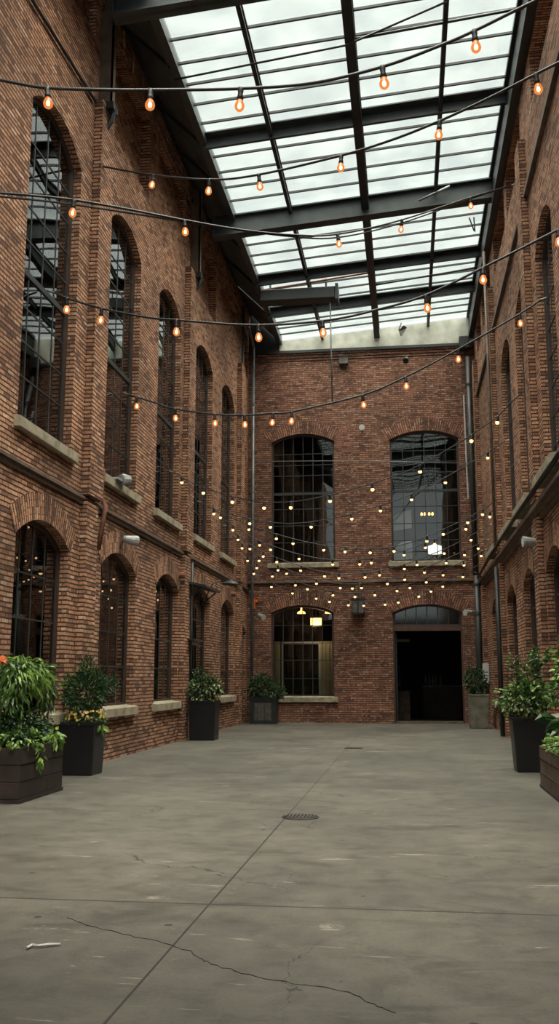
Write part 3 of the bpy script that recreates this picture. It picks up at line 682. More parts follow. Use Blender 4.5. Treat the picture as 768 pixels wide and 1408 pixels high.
rod('brace_strip', [(.55, 22.9, 13.62), (1.35, 22.9, 13.97)], .03, 'zinc', 'short pale strut lying slanted across the big beam', 'strut')

# unseen passage slab and walls around the camera, added to darken the near floor
mb = MB(); mb.box(A-.5, B+.5, -12, 3.9, 4.8, 5.2); mb.box(A-.5, B+.5, -12.3, -12, 0, 5.2); mb.box(A-.7, A-.5, -12, -2, 0, 5.2); mb.box(B+.5, B+.7, -12, -2, 0, 5.2)
tag(mb.build('ceiling_unseen_slab', M['room']), 'unseen passage slab and walls added to shade the near floor', 'ceiling', kind='structure')

# ------------------------------------------------------------------ posts, pipes and fittings
for y, lab in ((15.62, 'brown steel post on the left wall at the top left corner'), (23.28, 'dark steel post under the left end of the big beam')):
    t = empty('wall_post', (A+.2, y, 12.1), lab, 'post', 'steel posts carrying the roof beams')
    mb = MB(); mb.box(A+.04, A+.26, y-.02, y, 12.15, 14.55); mb.box(A+.22, A+.26, y-.02, y+.14, 12.15, 14.55); mb.box(A+.0, A+.04, y-.02, y+.2, 12.15, 14.55)
    part(mb, 'post_profile', M['ledge'], t)
    mb = MB(); mb.box(A+.0, A+.30, y-.06, y+.24, 12.02, 12.15); mb.tube([(A+.28, y+.1, 12.1), (A+.22, y+.1, 11.85), (A+.03, y+.1, 11.55)], .05, 6); part(mb, 'foot_bracket', M['steel_black'], t)
rod('wall_post', [(A+.1, 30.9, 14.3), (A+.1, 30.9, 4.65)], .045, 'darkpipe', 'slim dark post on the left wall near the far corner', 'post')
def pipe(x, y, z0, z1, r, mat, label, clamps):
    t = empty('downpipe', (x, y, z0), label, 'pipe')
    mb = MB(); mb.tube([(x, y, z0), (x, y, z1)], r, 12); part(mb, 'pipe', M[mat], t, smooth=True)
    for z in clamps:
        mb = MB(); mb.lathe((x, y, z), [(r+.02, -.03), (r+.02, .03)], 12); part(mb, 'pipe_clamp', M[mat], t)
    return t
t = pipe(-5.30, 32.45, 0, 13.35, .055, 'zinc', 'grey downpipe in the far left corner', (1.5, 4.8, 8, 11.2))
mb = MB(); mb.tube([(-5.30, 32.45, 13.35), (-5.32, 32.3, 13.55), (-5.4, 31.9, 13.9)], .055, 10); part(mb, 'pipe_elbow', M['zinc'], t, smooth=True)
pipe(2.33, 32.35, 4.9, 12.6, .085, 'darkpipe', 'dark downpipe on the far wall beside the right corner, upper length', (5.0, 6.9, 8.6, 11.6))
pipe(2.36, 32.35, 0.02, 4.9, .10, 'darkpipe', 'dark downpipe beside the doorway planter, lower length', (3.6, 4.6))
mb = MB(); mb.tube([(2.16, 32.6, 11.3), (2.18, 32.6, 8.4), (2.2, 32.62, 7.6)], .025, 6)
solo(mb, 'conduit', M['white_metal'], (2.16, 32.6, 8), 'thin pale conduit beside the upper right downpipe', 'conduit')
mb = MB(); mb.box(2.38, 2.57, 31.3, 31.55, 1.33, 1.96); solo(mb, 'meter_box', M['white_metal'], (2.47, 31.4, 1.33), 'white box mounted on the downpipe right of the doorway', 'box', bevel=.01)
rod('gas_pipe', [(A+.10, 16.25, 5.25), (A+.10, 16.22, 4.7), (A+.19, 16.2, 4.55), (A+.10, 16.15, 3.75)], .045, 'rust', 'rusty pipe crossing the ledge on the near left wall', 'pipe')
rod('conduit', [(A+.14, 23.45, 4.4), (A+.14, 23.45, .9)], .035, 'darkpipe', 'dark conduit beside the tall black planter on the left wall', 'conduit')
mb = MB(); mb.box(A, A+.30, 23.1, 24.3, 2.42, 2.46); solo(mb, 'wall_shelf', M['steel_black'], (A, 23.6, 2.42), 'tiny dark ledge bracket on the left wall beside the conduit', 'bracket')
rod('conduit', [(B-.10, 18.75, 4.4), (B-.10, 18.75, 2.9)], .03, 'darkpipe', 'dark conduit hanging below the right wall floodlight', 'conduit')
rod('downpipe', [(B-.2, 25.5, 4.4), (B-.2, 25.5, 0.02)], .06, 'steel_black', 'black pipe on the right wall near the far corner', 'pipe')
rod('downpipe', [(B-.2, 25.45, 13.3), (B-.2, 25.45, 4.8)], .04, 'ledge', 'black pipe on the upper right wall', 'pipe')
rod('guy_wire', [(-5.3, 32.55, 9.12), (-1.5, 32.5, 9.02), (2.3, 32.55, 8.82)], .012, 'pale_cable', 'pale wire stretched across the far wall over the upper windows', 'wire')
rod('ledge_cable', [(A+.05, 8, 11.4), (A+.05, 12.3, 11.74), (A+.05, 15.3, 11.98)], .03, 'cable', 'black cable running along the upper left wall at picture top', 'cable')
rod('ledge_cable', [(B-.28, 14, 4.78), (B-.28, 20, 4.82), (B-.28, 26, 4.79), (B-.2, 32, 4.8)], .045, 'cable', 'thick black cable lying on the right ledge', 'cable')
rod('ledge_cable', [(B-.14, 14, 5.05), (B-.16, 19, 4.97), (B-.14, 25, 5.0), (B-.12, 31, 4.95)], .03, 'pale_cable', 'pale thin cable above the right ledge', 'cable')
# canopy bracket over the fourth lower left window
t = empty('small_canopy', (A, 24.2, 3.6), 'small flat dark canopy on the left wall above the tall black planter', 'canopy')
mb = MB(); mb.mesh([(A, 23.2, 3.86), (A+.55, 23.2, 3.74), (A+.55, 25.1, 3.74), (A, 25.1, 3.86), (A, 23.2, 3.92), (A+.55, 23.2, 3.80), (A+.55, 25.1, 3.80), (A, 25.1, 3.92)], [(0, 1, 2, 3), (7, 6, 5, 4), (0, 4, 5, 1), (1, 5, 6, 2), (2, 6, 7, 3), (3, 7, 4, 0)])
part(mb, 'canopy_sheet', M['steel_black'], t)
for y in (23.3, 25.0):
    mb = MB(); mb.tube([(A, y, 3.4), (A+.45, y, 3.76)], .02, 6); part(mb, 'bracket', M['steel_black'], t)
# wall floodlights
def flood(p, d, label, mat='lamp_grey', arm=None, k=.72):
    p = Vector(p); d = Vector(d).normalized()
    t = empty('floodlight', p, label, 'lamp', 'wall floodlights')
    mb = MB(); mb.lathe(p, [(.05*k, -.12*k), (.09*k, -.08*k), (.10*k, 0), (.14*k, .22*k), (.15*k, .30*k)], 12, d=d); part(mb, 'lamp_housing', M[mat], t, smooth=False)
    mb = MB(); mb.lathe(p, [(.13*k, .30*k), (.135*k, .305*k)], 12, d=d); part(mb, 'lens', M['white_metal'] if mat == 'lamp_grey' else M['steel_black'], t)
    if arm: mb = MB(); mb.tube([arm, (arm[0]*.4+p.x*.6, arm[1]*.4+p.y*.6, p.z), tuple(p)], .022, 6); part(mb, 'arm', M['darkpipe'], t)
flood((A+.14, 17.75, 4.17), (.5, .55, -.05), 'grey floodlight on the near left wall above the second lower window', arm=(A, 17.7, 4.0))
flood((-4.98, 32.1, 3.6), (.6, -.5, -.3), 'grey floodlight on the downpipe in the far left corner', arm=(-5.3, 32.4, 3.7))
flood((B-.14, 18.35, 4.06), (-.8, -.1, 0), 'grey floodlight on the right wall below the ledge', arm=(B, 18.4, 3.9))
flood((2.05, 31.6, 3.62), (-.6, -.5, -.1), 'grey floodlight right of the doorway beside the downpipe', arm=(2.5, 31.8, 3.7))
flood((.2, 32.3, 12.62), (-.1, -.6, -.5), 'black spotlight high on the far wall right of centre', 'steel_black', arm=(.25, 32.7, 12.7))
flood((-1.41, 32.5, 10.19), (0, -1, -.1), 'round pale floodlight between the upper far windows', arm=(-1.41, 32.7, 10.1))
t = empty('gooseneck_lamp', (A+.3, 26.1, 4.15), 'black gooseneck lamp on the left wall above the tall black planter', 'lamp')
mb = MB(); mb.tube([(A, 25.8, 3.7), (A+.2, 25.8, 4.1), (A+.38, 25.95, 4.2)], .018, 6); part(mb, 'arm', M['cable'], t)
mb = MB(); mb.lathe((A+.6, 26.3, 4.14), [(.26, -.03), (.2, .02), (.06, .08), (.03, .1)], 14, d=(.05, .05, 1)); part(mb, 'lamp_shade', M['steel_black'], t)
mb = MB(); mb.box(2.05, 2.4, 32.2, 32.6, 12.9, 13.35); solo(mb, 'loudspeaker', M['steel_black'], (2.2, 32.4, 12.9), 'black loudspeaker under the cream band at the right corner', 'speaker', bevel=.03)
t = empty('junction_box', (-2.05, 32.6, 12.6), 'small dark junction box at the top of the far wall', 'box')
mb = MB(); mb.box(-2.2, -1.88, 32.5, 32.72, 12.62, 12.88); part(mb, 'box', M['wood_grey'], t); mb = MB(); mb.box(-2.22, -1.86, 32.48, 32.72, 12.88, 12.92); part(mb, 'lid', M['steel_black'], t)
t = empty('wall_lantern', (-1.62, 32.5, 3.6), 'dark square lantern on the far wall between lower window and doorway', 'lamp')
mb = MB(); mb.box(-1.85, -1.42, 32.36, 32.7, 3.68, 4.14); part(mb, 'lantern_body', M['wood_grey'], t, bevel=.02)
mb = MB(); mb.tube([(-1.58, 32.62, 4.14), (-1.58, 32.62, 4.76)], .04, 8); part(mb, 'stem', M['ledge'], t)
mb = MB()
for x in (-1.84, -1.635, -1.43): mb.box(x-.015, x+.015, 32.33, 32.37, 3.66, 4.16)
mb.box(-1.87, -1.40, 32.33, 32.38, 4.12, 4.18); mb.box(-1.87, -1.40, 32.33, 32.38, 3.64, 3.70); part(mb, 'cage', M['cable'], t)
mb = MB(); mb.lathe((A+.12, 17.3, 5.27), [(.11, 0), (.12, .05), (.09, .2), (.03, .24)], 10, d=(.5, .8, .1)); mb.box(A-.05, A+.16, 17.0, 17.5, 5.22, 5.26)
solo(mb, 'floodlight', M['lamp_grey'], (A+.1, 17.3, 5.22), 'pale lamp lying on the sill of the second tall left window', 'lamp', 'wall floodlights')
mb = MB(); mb.box(-5.30, -5.12, 32.62, 32.70, 4.1, 4.25); mb.box(-5.27, -5.22, 32.60, 32.70, 3.88, 4.1); mb.box(-5.22, -5.08, 32.62, 32.70, 4.2, 4.27)
solo(mb, 'wall_bracket', M['petal_orange'], (-5.2, 32.65, 3.9), 'small orange bracket shaped mark on the far wall beside the downpipe', 'bracket')
for y, z, lab in ((22.6, 3.98, 'small round vent stub on the left wall before the canopy'), (29.6, 4.12, 'small round vent stub on the left wall near the far corner')):
    mb = MB(); mb.lathe((A, y, z), [(.08, 0), (.08, .16), (.05, .17)], 10, d=(1, 0, 0)); solo(mb, 'vent_stub', M['rust'], (A, y, z), lab, 'vent')

# ------------------------------------------------------------------ string lights
def catmull(p, k=5):
    p = [Vector(q) for q in p]; out = []
    P = [p[0]*2-p[1]]+p+[p[-1]*2-p[-2]]
    for i in range(1, len(P)-2):
        for j in range(k):
            t = j/k; a, b, c, d = P[i-1], P[i], P[i+1], P[i+2]
            out.append(.5*((2*b)+(-a+c)*t+(2*a-5*b+4*c-d)*t*t+(-a+3*b-3*c+d)*t**3))
    out.append(P[-2]); return out
def at_x(pts, x):
    for a, b in zip(pts, pts[1:]):
        if a.x <= x <= b.x: return a.lerp(b, (x-a.x)/(b.x-a.x+1e-9))
    return pts[0] if x < pts[0].x else pts[-1]
ST = [
 ([(-5.45, 9.0, 8.35), (-4.34, 9.03, 8.05), (-3.84, 9.04, 7.92), (-3.21, 9.06, 7.85), (-2.63, 9.07, 7.8), (-1.64, 9.1, 7.75), (-.86, 9.12, 7.76), (-.12, 9.13, 7.89), (.45, 9.15, 8.08), (.85, 9.16, 8.24), (1.39, 9.17, 8.49), (2.5, 9.2, 9.0)], [-4.8, -3.79, -2.63, -1.64, -.12, .85, 1.9], 'string of amber bulbs nearest the camera, crossing the picture top'),
 ([(-5.45, 15.59, 10.86), (-4.26, 14.74, 10.12), (-3.0, 13.86, 9.44), (-2.1, 13.24, 9.11), (-.81, 12.34, 8.79), (-.08, 11.84, 8.67), (.53, 11.41, 8.62), (1.15, 10.98, 8.62), (1.68, 10.61, 8.65), (2.5, 10.05, 8.7)], [-4.16, -3.0, -2.09, -.77, .57, 1.69], 'string of amber bulbs starting on the left brick pier, second from the top'),
 ([(-5.45, 10.6, 7.66), (-4.61, 11.55, 8.0), (-4.01, 12.25, 8.19), (-3.23, 13.17, 8.4), (-2.52, 14.02, 8.62), (-1.79, 14.87, 8.9), (-1.07, 15.72, 9.28), (.05, 17.04, 10.14), (1.5, 18.76, 11.42), (2.52, 19.9, 12.25)], [-4.46, -3.23, -1.06, .08, 1.52], 'string of amber bulbs rising diagonally to the upper right wall'),
 ([(-5.5, 13.8, 7.62), (-5.28, 13.76, 7.5), (-4.66, 13.66, 7.25), (-3.91, 13.54, 7.02), (-3.37, 13.46, 6.91), (-2.15, 13.26, 6.69), (-1.05, 13.08, 6.64), (-.3, 12.96, 6.72), (.37, 12.85, 6.85), (1.17, 12.72, 7.16), (2.2, 12.56, 7.59), (2.54, 12.5, 7.75)], [-5.28, -4.66, -3.4, -2.09, -1.12, .37, 1.17, 2.19], 'string of amber bulbs across the picture just below the big beam'),
 ([(-5.48, 17.9, 7.16), (-5.36, 17.88, 7.11), (-4.98, 17.83, 6.97), (-4.48, 17.76, 6.78), (-3.65, 17.65, 6.61), (-3.04, 17.56, 6.54), (-2.48, 17.49, 6.54), (-2.1, 17.44, 6.54), (-.73, 17.25, 6.76), (.09, 17.14, 7.05), (1.06, 17.0, 7.49), (2.17, 16.85, 8.06), (2.55, 16.77, 8.28)], [-5.3, -4.48, -3.65, -3.04, -2.47, -2.1, -.73, .08, 1.06, 2.17], 'string of amber bulbs crossing the far wall above its upper windows'),
 ([(-5.48, 21.7, 6.38), (-4.79, 21.44, 5.97), (-3.51, 20.96, 5.5), (-2.49, 20.58, 5.37), (-1.51, 20.21, 5.45), (-.25, 19.75, 5.69), (.38, 19.51, 5.9), (1.14, 19.23, 6.26), (1.57, 19.07, 6.5), (1.92, 18.94, 6.72), (2.21, 18.83, 6.99), (2.54, 18.66, 7.22)], .82, 'string of bulbs sagging across the tops of the upper far windows'),
 ([(-5.48, 24.83, 6.22), (-5.08, 24.73, 6.0), (-4.11, 24.58, 5.69), (-2.96, 24.39, 5.5), (-1.79, 24.2, 5.6), (-.65, 24.02, 5.85), (.22, 23.88, 6.12), (1.0, 23.75, 6.47), (1.94, 23.6, 6.97), (2.54, 23.49, 7.32)], .8, 'string of bulbs sagging across the middle of the upper far windows'),
 ([(-5.48, 26.52, 6.3), (-4.24, 26.33, 5.74), (-2.76, 26.13, 5.26), (-1.73, 25.99, 5.08), (-.35, 25.8, 5.03), (.8, 25.64, 5.36), (2.04, 25.47, 5.92), (2.54, 25.4, 6.27)], .62, 'sixth string of bulbs from the far wall, the topmost of the clustered ones'),
 ([(-5.48, 27.51, 6.25), (-4.19, 27.42, 5.47), (-2.46, 27.31, 4.93), (-.77, 27.21, 4.93), (.9, 27.1, 5.43), (2.54, 27.0, 6.2)], .6, 'fifth string of bulbs from the far wall, dipping to the window sills'),
 ([(-5.48, 28.5, 6.15), (-4.36, 28.5, 5.33), (-2.35, 28.5, 4.65), (-.59, 28.5, 4.72), (1.15, 28.5, 5.3), (2.52, 28.5, 6.0)], .58, 'fourth string of bulbs from the far wall, dipping just below the sills'),
 ([(-5.48, 29.5, 5.97), (-4.28, 29.5, 5.12), (-2.21, 29.5, 4.42), (-.39, 29.5, 4.55), (1.18, 29.5, 5.1), (2.52, 29.5, 5.7)], .56, 'third string of bulbs from the far wall'),
 ([(-5.48, 30.5, 5.73), (-4.42, 30.5, 4.95), (-2.17, 30.5, 4.23), (-.18, 30.5, 4.4), (1.33, 30.5, 4.94), (2.52, 30.5, 5.52)], .54, 'second string of bulbs from the far wall'),
 ([(-5.48, 31.6, 5.45), (-4.53, 31.6, 4.68), (-3.22, 31.6, 4.32), (-1.76, 31.6, 4.01), (-.2, 31.6, 4.11), (1.25, 31.6, 4.63), (2.45, 31.6, 5.2)], .5, 'string of bulbs nearest the far wall, the lowest hanging of all'),
]
proto = {}
def bulb_meshes(kind):
    if kind in proto: return proto[kind]
    sm = 14 if kind == 'near' else 8
    a = MB(); a.lathe((0, 0, 0), [(.018, .045), (.030, .035), (.032, -.0), (.027, -.03), (.032, -.055), (.036, -.095)], sm)
    k = 1.0 if kind == 'near' else .62
    b = MB()
    if kind == 'far': b.lathe((0, 0, -.06), [(.014, 0), (.032, -.018), (.040, -.042), (.035, -.066), (.017, -.080), (.003, -.083)], 8)
    else: b.lathe((0, 0, -.09), [(.024*k, 0), (.034*k, -.018), (.050*k, -.055), (.054*k, -.080), (.047*k, -.108), (.026*k, -.130), (.004, -.136)], sm)
    c = MB(); c.lathe((0, 0, -.15), [(.004, -.045), (.019, -.032), (.022, -.012), (.016, .012), (.004, .02)], 8)
    res = []
    for m_, nm, mt in ((a, 'socket', 'cable'), (b, 'light_bulb', 'bulb'), (c, 'filament', 'filament')):
        o = m_.build(nm, M[mt], smooth=True); res.append(o.data); bpy.data.objects.remove(o)
    proto[kind] = res; return res
def bulbglass():
    m, t, p = newmat('amber_glass'); L = t.links; nn = t.nodes.new; t.nodes.remove(p)
    T = nn('ShaderNodeBsdfTransparent'); T.inputs[0].default_value = (1, .62, .36, 1)
    E = nn('ShaderNodeEmission'); E.inputs[0].default_value = (1, .33, .09, 1); E.inputs[1].default_value = .95
    G = nn('ShaderNodeBsdfGlossy'); G.inputs['Roughness'].default_value = .1; G.inputs[0].default_value = (.8, .8, .8, 1)
    m1 = nn('ShaderNodeMixShader'); lw = nn('ShaderNodeLayerWeight'); lw.inputs[0].default_value = .35
    mr = nn('ShaderNodeMapRange'); mr.inputs[3].default_value = .6; mr.inputs[4].default_value = .9; L.new(lw.outputs['Facing'], mr.inputs[0])
    L.new(mr.outputs[0], m1.inputs[0]); L.new(T.outputs[0], m1.inputs[1]); L.new(E.outputs[0], m1.inputs[2])
    m2 = nn('ShaderNodeMixShader'); m2.inputs[0].default_value = .06; L.new(m1.outputs[0], m2.inputs[1]); L.new(G.outputs[0], m2.inputs[2])
    L.new(m2.outputs[0], t.nodes['Material Output'].inputs[0]); return m
M['bulb'] = bulbglass()
M['bulb_far'] = emis('lit_bulb', (1, .56, .24), 2.8)
random.seed(4)
for si, (pts, spec, lab) in enumerate(ST):
    root = empty('string_lights', pts[0], lab, 'string lights', 'strings of bulbs across the hall')
    cur = catmull(pts, 6); near = si < 5
    mb = MB(); r = .018 if si < 5 else .012
    mb.tube(cur, r, 6)
    if si == 2:
        mb.tube([p+Vector((0, .02, -.03-.03*math.sin(i*.2))) for i, p in enumerate(cur)], r*.8, 6)
    part(mb, 'cable', M['cable'], root, smooth=True)
    for e_, s_ in ((cur[0], -1), (cur[-1], 1)):
        mb = MB(); mb.tube([e_, e_+Vector((s_*.10, 0, .03))], .02, 6); part(mb, 'wall_hook', M['zinc'], root)
    if isinstance(spec, list): xs = spec
    else:
        x = -5.3+random.random()*.3; xs = []
        while x < 2.45: xs.append(x+random.uniform(-.12, .12)); x += spec*random.choice((.75, 1, 1, 1.2, 1.35))
    ms = bulb_meshes('near' if near else 'far')
    for x in xs:
        p = at_x(cur, x)-Vector(pts[0])-Vector((0, 0, .03))
        s_ = bpy.data.objects.new('socket', ms[0]); s_.parent = root; s_.location = p; s_.rotation_euler = (random.uniform(-.15, .15), random.uniform(-.15, .15), 0); C.objects.link(s_)
        b_ = bpy.data.objects.new('light_bulb', ms[1]); b_.parent = s_; C.objects.link(b_)
        if near: 
            f_ = bpy.data.objects.new('filament', ms[2]); f_.parent = s_; C.objects.link(f_)
        else:
            b_.material_slots[0].link = 'OBJECT'; b_.material_slots[0].material = M['bulb_far']

# ------------------------------------------------------------------ floor fittings
def grate(x, y, rx, ry, rect, label):
    t = empty('floor_drain', (x, y, 0), label, 'drain')
    mb = MB()
    if rect:
        mb.box(x-rx, x+rx, y-ry, y+ry, .001, .012)
    else:
        mb.lathe((x, y, .0), [(rx, 0), (rx, .008), (rx-.02, .014), (rx-.03, .010)], 32)
    part(mb, 'drain_frame', M['cable'], t)
    mb = MB(); k = 9
    for i in range(k):
        u = -rx+.03+(2*rx-.06)*(i+.5)/k; h = math.sqrt(max(0, (rx-.03)**2-u*u))*(ry/rx) if not rect else ry-.02
        mb.box(x+u-.008, x+u+.008, y-h, y+h, .012, .019)
    part(mb, 'drain_bars', M['rust_dark'], t)
grate(-1.20, 10.68, .205, .205, False, 'round iron drain cover on the joint in the floor')
grate(-1.20, 21.05, .19, .13, True, 'small rectangular drain grate far down the floor')
mb = MB(); mb.tube([(-2.15, 5.40, .012), (-2.14, 5.45, .014), (-2.10, 5.44, .014), (-2.05, 5.475, .014), (-1.99, 5.50, .012)], [.007, .009, .008, .009, .006], 5)
solo(mb, 'paper_scrap', M['paper'], (-2.08, 5.45, 0), 'thin white strip of litter lying on the near concrete', 'litter')

# ------------------------------------------------------------------ plants
def leaves(mb, n, cen, rad, size, asp=.45, droop=.4, seed=1, shell=.55, hemi=False):
    rnd = random.Random(seed)
    for _ in range(n):
        while True:
            d = Vector((rnd.uniform(-1, 1), rnd.uniform(-1, 1), rnd.uniform(-1, 1)))
            if .15 < d.length < 1: break
        rr_ = (shell+(1-shell)*rnd.random()**.5)*(.85+.3*rnd.random())
        d.normalize(); lump = 1+.16*math.sin(5*d.x+seed)*math.cos(4*d.y-seed)+.10*math.sin(9*d.z+3*d.x)
        p = Vector((cen[0]+d.x*rad[0]*rr_*lump, cen[1]+d.y*rad[1]*rr_*lump, cen[2]+d.z*rad[2]*rr_*lump))
        if hemi and p.z < cen[2]-rad[2]*.5: p.z = cen[2]-rad[2]*.5*rnd.random()
        p.x = min(max(p.x, A+.10), B-.10)
        ax = (d+Vector((rnd.uniform(-.8, .8), rnd.uniform(-.8, .8), rnd.uniform(-.6, .6)-droop))).normalized()
        leaf(mb, p, ax, size*rnd.uniform(.6, 1.3), asp, rnd)
def leaf(mb, p, ax, s, asp, rnd):
    side = ax.cross(Vector((rnd.uniform(-1, 1), rnd.uniform(-1, 1), rnd.uniform(-.2, 1)))).normalized()*s*asp*.5
    up = ax.cross(side).normalized()*s*.08
    if p.x+ax.x*s < A+.02 or p.x+ax.x*s > B-.02: ax = Vector((-ax.x, ax.y, ax.z))
    tip = p+ax*s-Vector((0, 0, s*.15))
    a, b = p+ax*s*.35, p+ax*s*.7
    mb.mesh([p, a+side+up, b+side*.8+up, tip, b-side*.8+up, a-side+up, a-up, b-up], [(0, 1, 6), (1, 2, 7, 6), (2, 3, 7), (3, 4, 7), (4, 5, 6, 7), (5, 0, 6)])
def stems(mb, base, tops, r):
    for t in tops:
        b = Vector(base)+Vector((random.uniform(-.08, .08), random.uniform(-.08, .08), 0)); t = Vector(t)
        mid = b.lerp(t, .55)+Vector((random.uniform(-.05, .05), random.uniform(-.05, .05), .04))
        mb.tube([b, mid, t], [r, r*.8, r*.4], 5)
def flowers(root, name, mat, n, cen, rad, size, seed):
    """each blossom is a part of its own, sharing one mesh"""
    rnd = random.Random(seed); vs = [(0, 0, .004)]; k = 10
    for i in range(k):
        t = 2*PI*i/k; r_ = size*(1 if i % 2 == 0 else .6); vs.append((r_*math.cos(t), r_*math.sin(t), size*.25))
    mb = MB(); mb.mesh(vs, [(0, 1+i, 1+(i+1) % k) for i in range(k)]); first = mb.build(name, M[mat], root, recalc=False)
    for j in range(n):
        a = rnd.uniform(0, 2*PI); q = rnd.uniform(.75, 1.05)
        c = Vector((cen[0]+rad[0]*q*math.cos(a), cen[1]+rad[1]*q*math.sin(a), cen[2]+rnd.uniform(-1, 1)*rad[2]))
        nrm = (c-Vector(cen)).normalized(); nrm.z += .3; nrm.normalize()
        o = first if j == 0 else first.copy()
        if j: C.objects.link(o)
        o.parent = root; o.location = c-root_world(root); o.rotation_euler = nrm.to_track_quat('Z', 'Y').to_euler()

def plank_box(x0, x1, y0, y1, h, mat, label, rows=3, group=None):
    t = empty('wooden_planter', ((x0+x1)/2, (y0+y1)/2, 0), label, 'planter')
    mb = MB(); mb.box(x0+.03, x1-.03, y0+.03, y1-.03, 0, .035); mb.box(x0-.012, x1+.012, y0-.012, y1+.012, 0, .045) ; part(mb, 'base', M['wood_dark'], t)
    hh = (h-.05)/rows
    for i in range(rows):
        z0 = .05+i*hh; z1 = z0+hh-.006; mb = MB(); e = .004*(i % 2)
        mb.box(x0+e, x1-e, y0+e, y0+.035, z0, z1); mb.box(x0+e, x1-e, y1-.035, y1-e, z0, z1)
        ym = y0+(y1-y0)*(.5 if i % 2 else .62)
        mb.box(x0+e, x0+.035, y0+.035, y1-.035, z0, z1)
        mb.box(x1-.035, x1-e, y0+.035, ym-.003, z0, z1); mb.box(x1-.035, x1-e, ym+.003, y1-.035, z0, z1)
        part(mb, 'plank_course', M[mat], t, bevel=.004)
    mb = MB(); mb.box(x0+.03, x1-.03, y0+.03, y1-.03, h-.12, h-.06); part(mb, 'soil', M['soil'], t)
    return t
def taper_pot(x0, x1, y0, y1, h, k, mat, label, rim=True, name='planter'):
    t = empty(name, ((x0+x1)/2, (y0+y1)/2, 0), label, 'planter')
    mb = MB(); mb.taper(x0, x1, y0, y1, 0, h-.05, k); part(mb, 'pot_body', M[mat], t, bevel=.02)
    mb = MB(); g = .012
    for a in ((x0-g, x1+g, y0-g, y0+.03), (x0-g, x1+g, y1-.03, y1+g), (x0-g, x0+.03, y0, y1), (x1-.03, x1+g, y0, y1)): mb.box(a[0], a[1], a[2], a[3], h-.06, h)
    part(mb, 'rim', M[mat], t, bevel=.006)
    mb = MB(); mb.box(x0+.02, x1-.02, y0+.02, y1-.02, h-.055, h-.03); part(mb, 'soil', M['soil'], t)
    return t

# 1 left wooden box with climbing foliage
plank_box(-5.42, -4.69, 11.32, 12.78, .66, 'wood_dark', 'dark wooden plank planter at the left picture edge')
t = empty('trellis', (-5.1, 12.1, .6), 'thin dark trellis of hoops and sticks standing in the left wooden planter', 'trellis')
mb = MB()
for y in (11.5, 11.85, 12.25, 12.6): mb.tube([(-5.1, y, .55), (-5.1, y, 1.5)], .012, 5)
for z in (.95, 1.25, 1.5): mb.tube([(-5.1, 11.45, z), (-5.1, 12.65, z)], .01, 5)
part(mb, 'trellis_bars', M['cable'], t)
t = empty('climbing_plant', (-5.05, 12.1, .6), 'leafy climber draped over the trellis in the left wooden planter', 'plant')
mb = MB(); random.seed(7)
stems(mb, (-5.05, 12.0, .55), [(-5.0+random.uniform(-.3, .3), 12.1+random.uniform(-.6, .6), random.uniform(1.3, 1.7)) for _ in range(9)], .012); part(mb, 'stem', M['bark'], t)
mb = MB(); leaves(mb, 950, (-5.08, 12.05, 1.57), (.30, .60, .17), .11, .25, .8, 3, .2)
leaves(mb, 90, (-4.95, 11.62, 1.28), (.18, .25, .20), .12, .24, 1.3, 5, .2); leaves(mb, 110, (-4.85, 12.5, 1.32), (.18, .25, .26), .12, .24, 1.3, 6, .2); part(mb, 'foliage', M['leaf'], t)
mb = MB(); leaves(mb, 330, (-5.02, 12.0, 1.56), (.34, .64, .22), .12, .25, 1.1, 31, .8); part(mb, 'young_leaves', M['leaf_lime'], t)
t = empty('trailing_plant', (-5.0, 12.0, .6), 'low leafy plant spilling over the front of the left wooden planter', 'plant')
mb = MB(); leaves(mb, 1900, (-5.03, 12.05, .86), (.34, .72, .24), .065, .5, .3, 8, .2); part(mb, 'foliage', M['leaf_dark'], t)
mb = MB(); leaves(mb, 150, (-4.82, 11.75, .74), (.22, .50, .10), .085, .5, .3, 9, .6); leaves(mb, 30, (-4.64, 11.85, .52), (.04, .10, .18), .075, .6, 1, 12, .3); leaves(mb, 60, (-4.7, 12.5, .72), (.06, .2, .1), .10, .6, 1, 13, .3); part(mb, 'outer_leaves', M['leaf_lime'], t)
flowers(t, 'flower', 'petal_yellow', 8, (-4.95, 12.2, 1.02), (.15, .2, .06), .03, 3)
t = empty('orange_flower', (-5.1, 11.35, 1.3), 'bright orange flower at the extreme left picture edge', 'flower')
flowers(t, 'petal_cluster', 'petal_orange', 9, (-5.03, 11.42, 1.72), (.04, .04, .03), .05, 9)
mb = MB(); mb.tube([(-5.06, 11.6, .6), (-5.04, 11.45, 1.2), (-5.03, 11.42, 1.7)], .008, 5); part(mb, 'stem', M['leaf'], t)

# 2 black pot with yellow flowers
taper_pot(-5.44, -4.86, 14.6, 15.2, .82, .86, 'black_planter', 'black tapered planter below the near left wall, with yellow flowers')
t = empty('flowering_shrub', (-5.15, 14.9, .78), 'bushy green shrub edged with yellow flowers in the near left black planter', 'shrub')
mb = MB(); leaves(mb, 1500, (-5.14, 14.9, 1.26), (.34, .36, .34), .075, .32, -.2, 21, .3); leaves(mb, 240, (-5.12, 14.9, 1.62), (.13, .14, .24), .07, .3, -.8, 22, .2); leaves(mb, 190, (-4.82, 15.1, 1.38), (.18, .15, .16), .07, .35, -.2, 23, .3); part(mb, 'foliage', M['leaf_dark'], t)
mb = MB(); leaves(mb, 260, (-5.14, 14.88, 1.3), (.36, .38, .36), .07, .32, -.2, 25, .85); part(mb, 'young_leaves', M['leaf'], t)
mb = MB(); stems(mb, (-5.15, 14.9, .78), [(-5.15+random.uniform(-.2, .2), 14.9+random.uniform(-.2, .2), random.uniform(1.2, 1.6)) for _ in range(6)], .014); part(mb, 'stem', M['bark'], t)
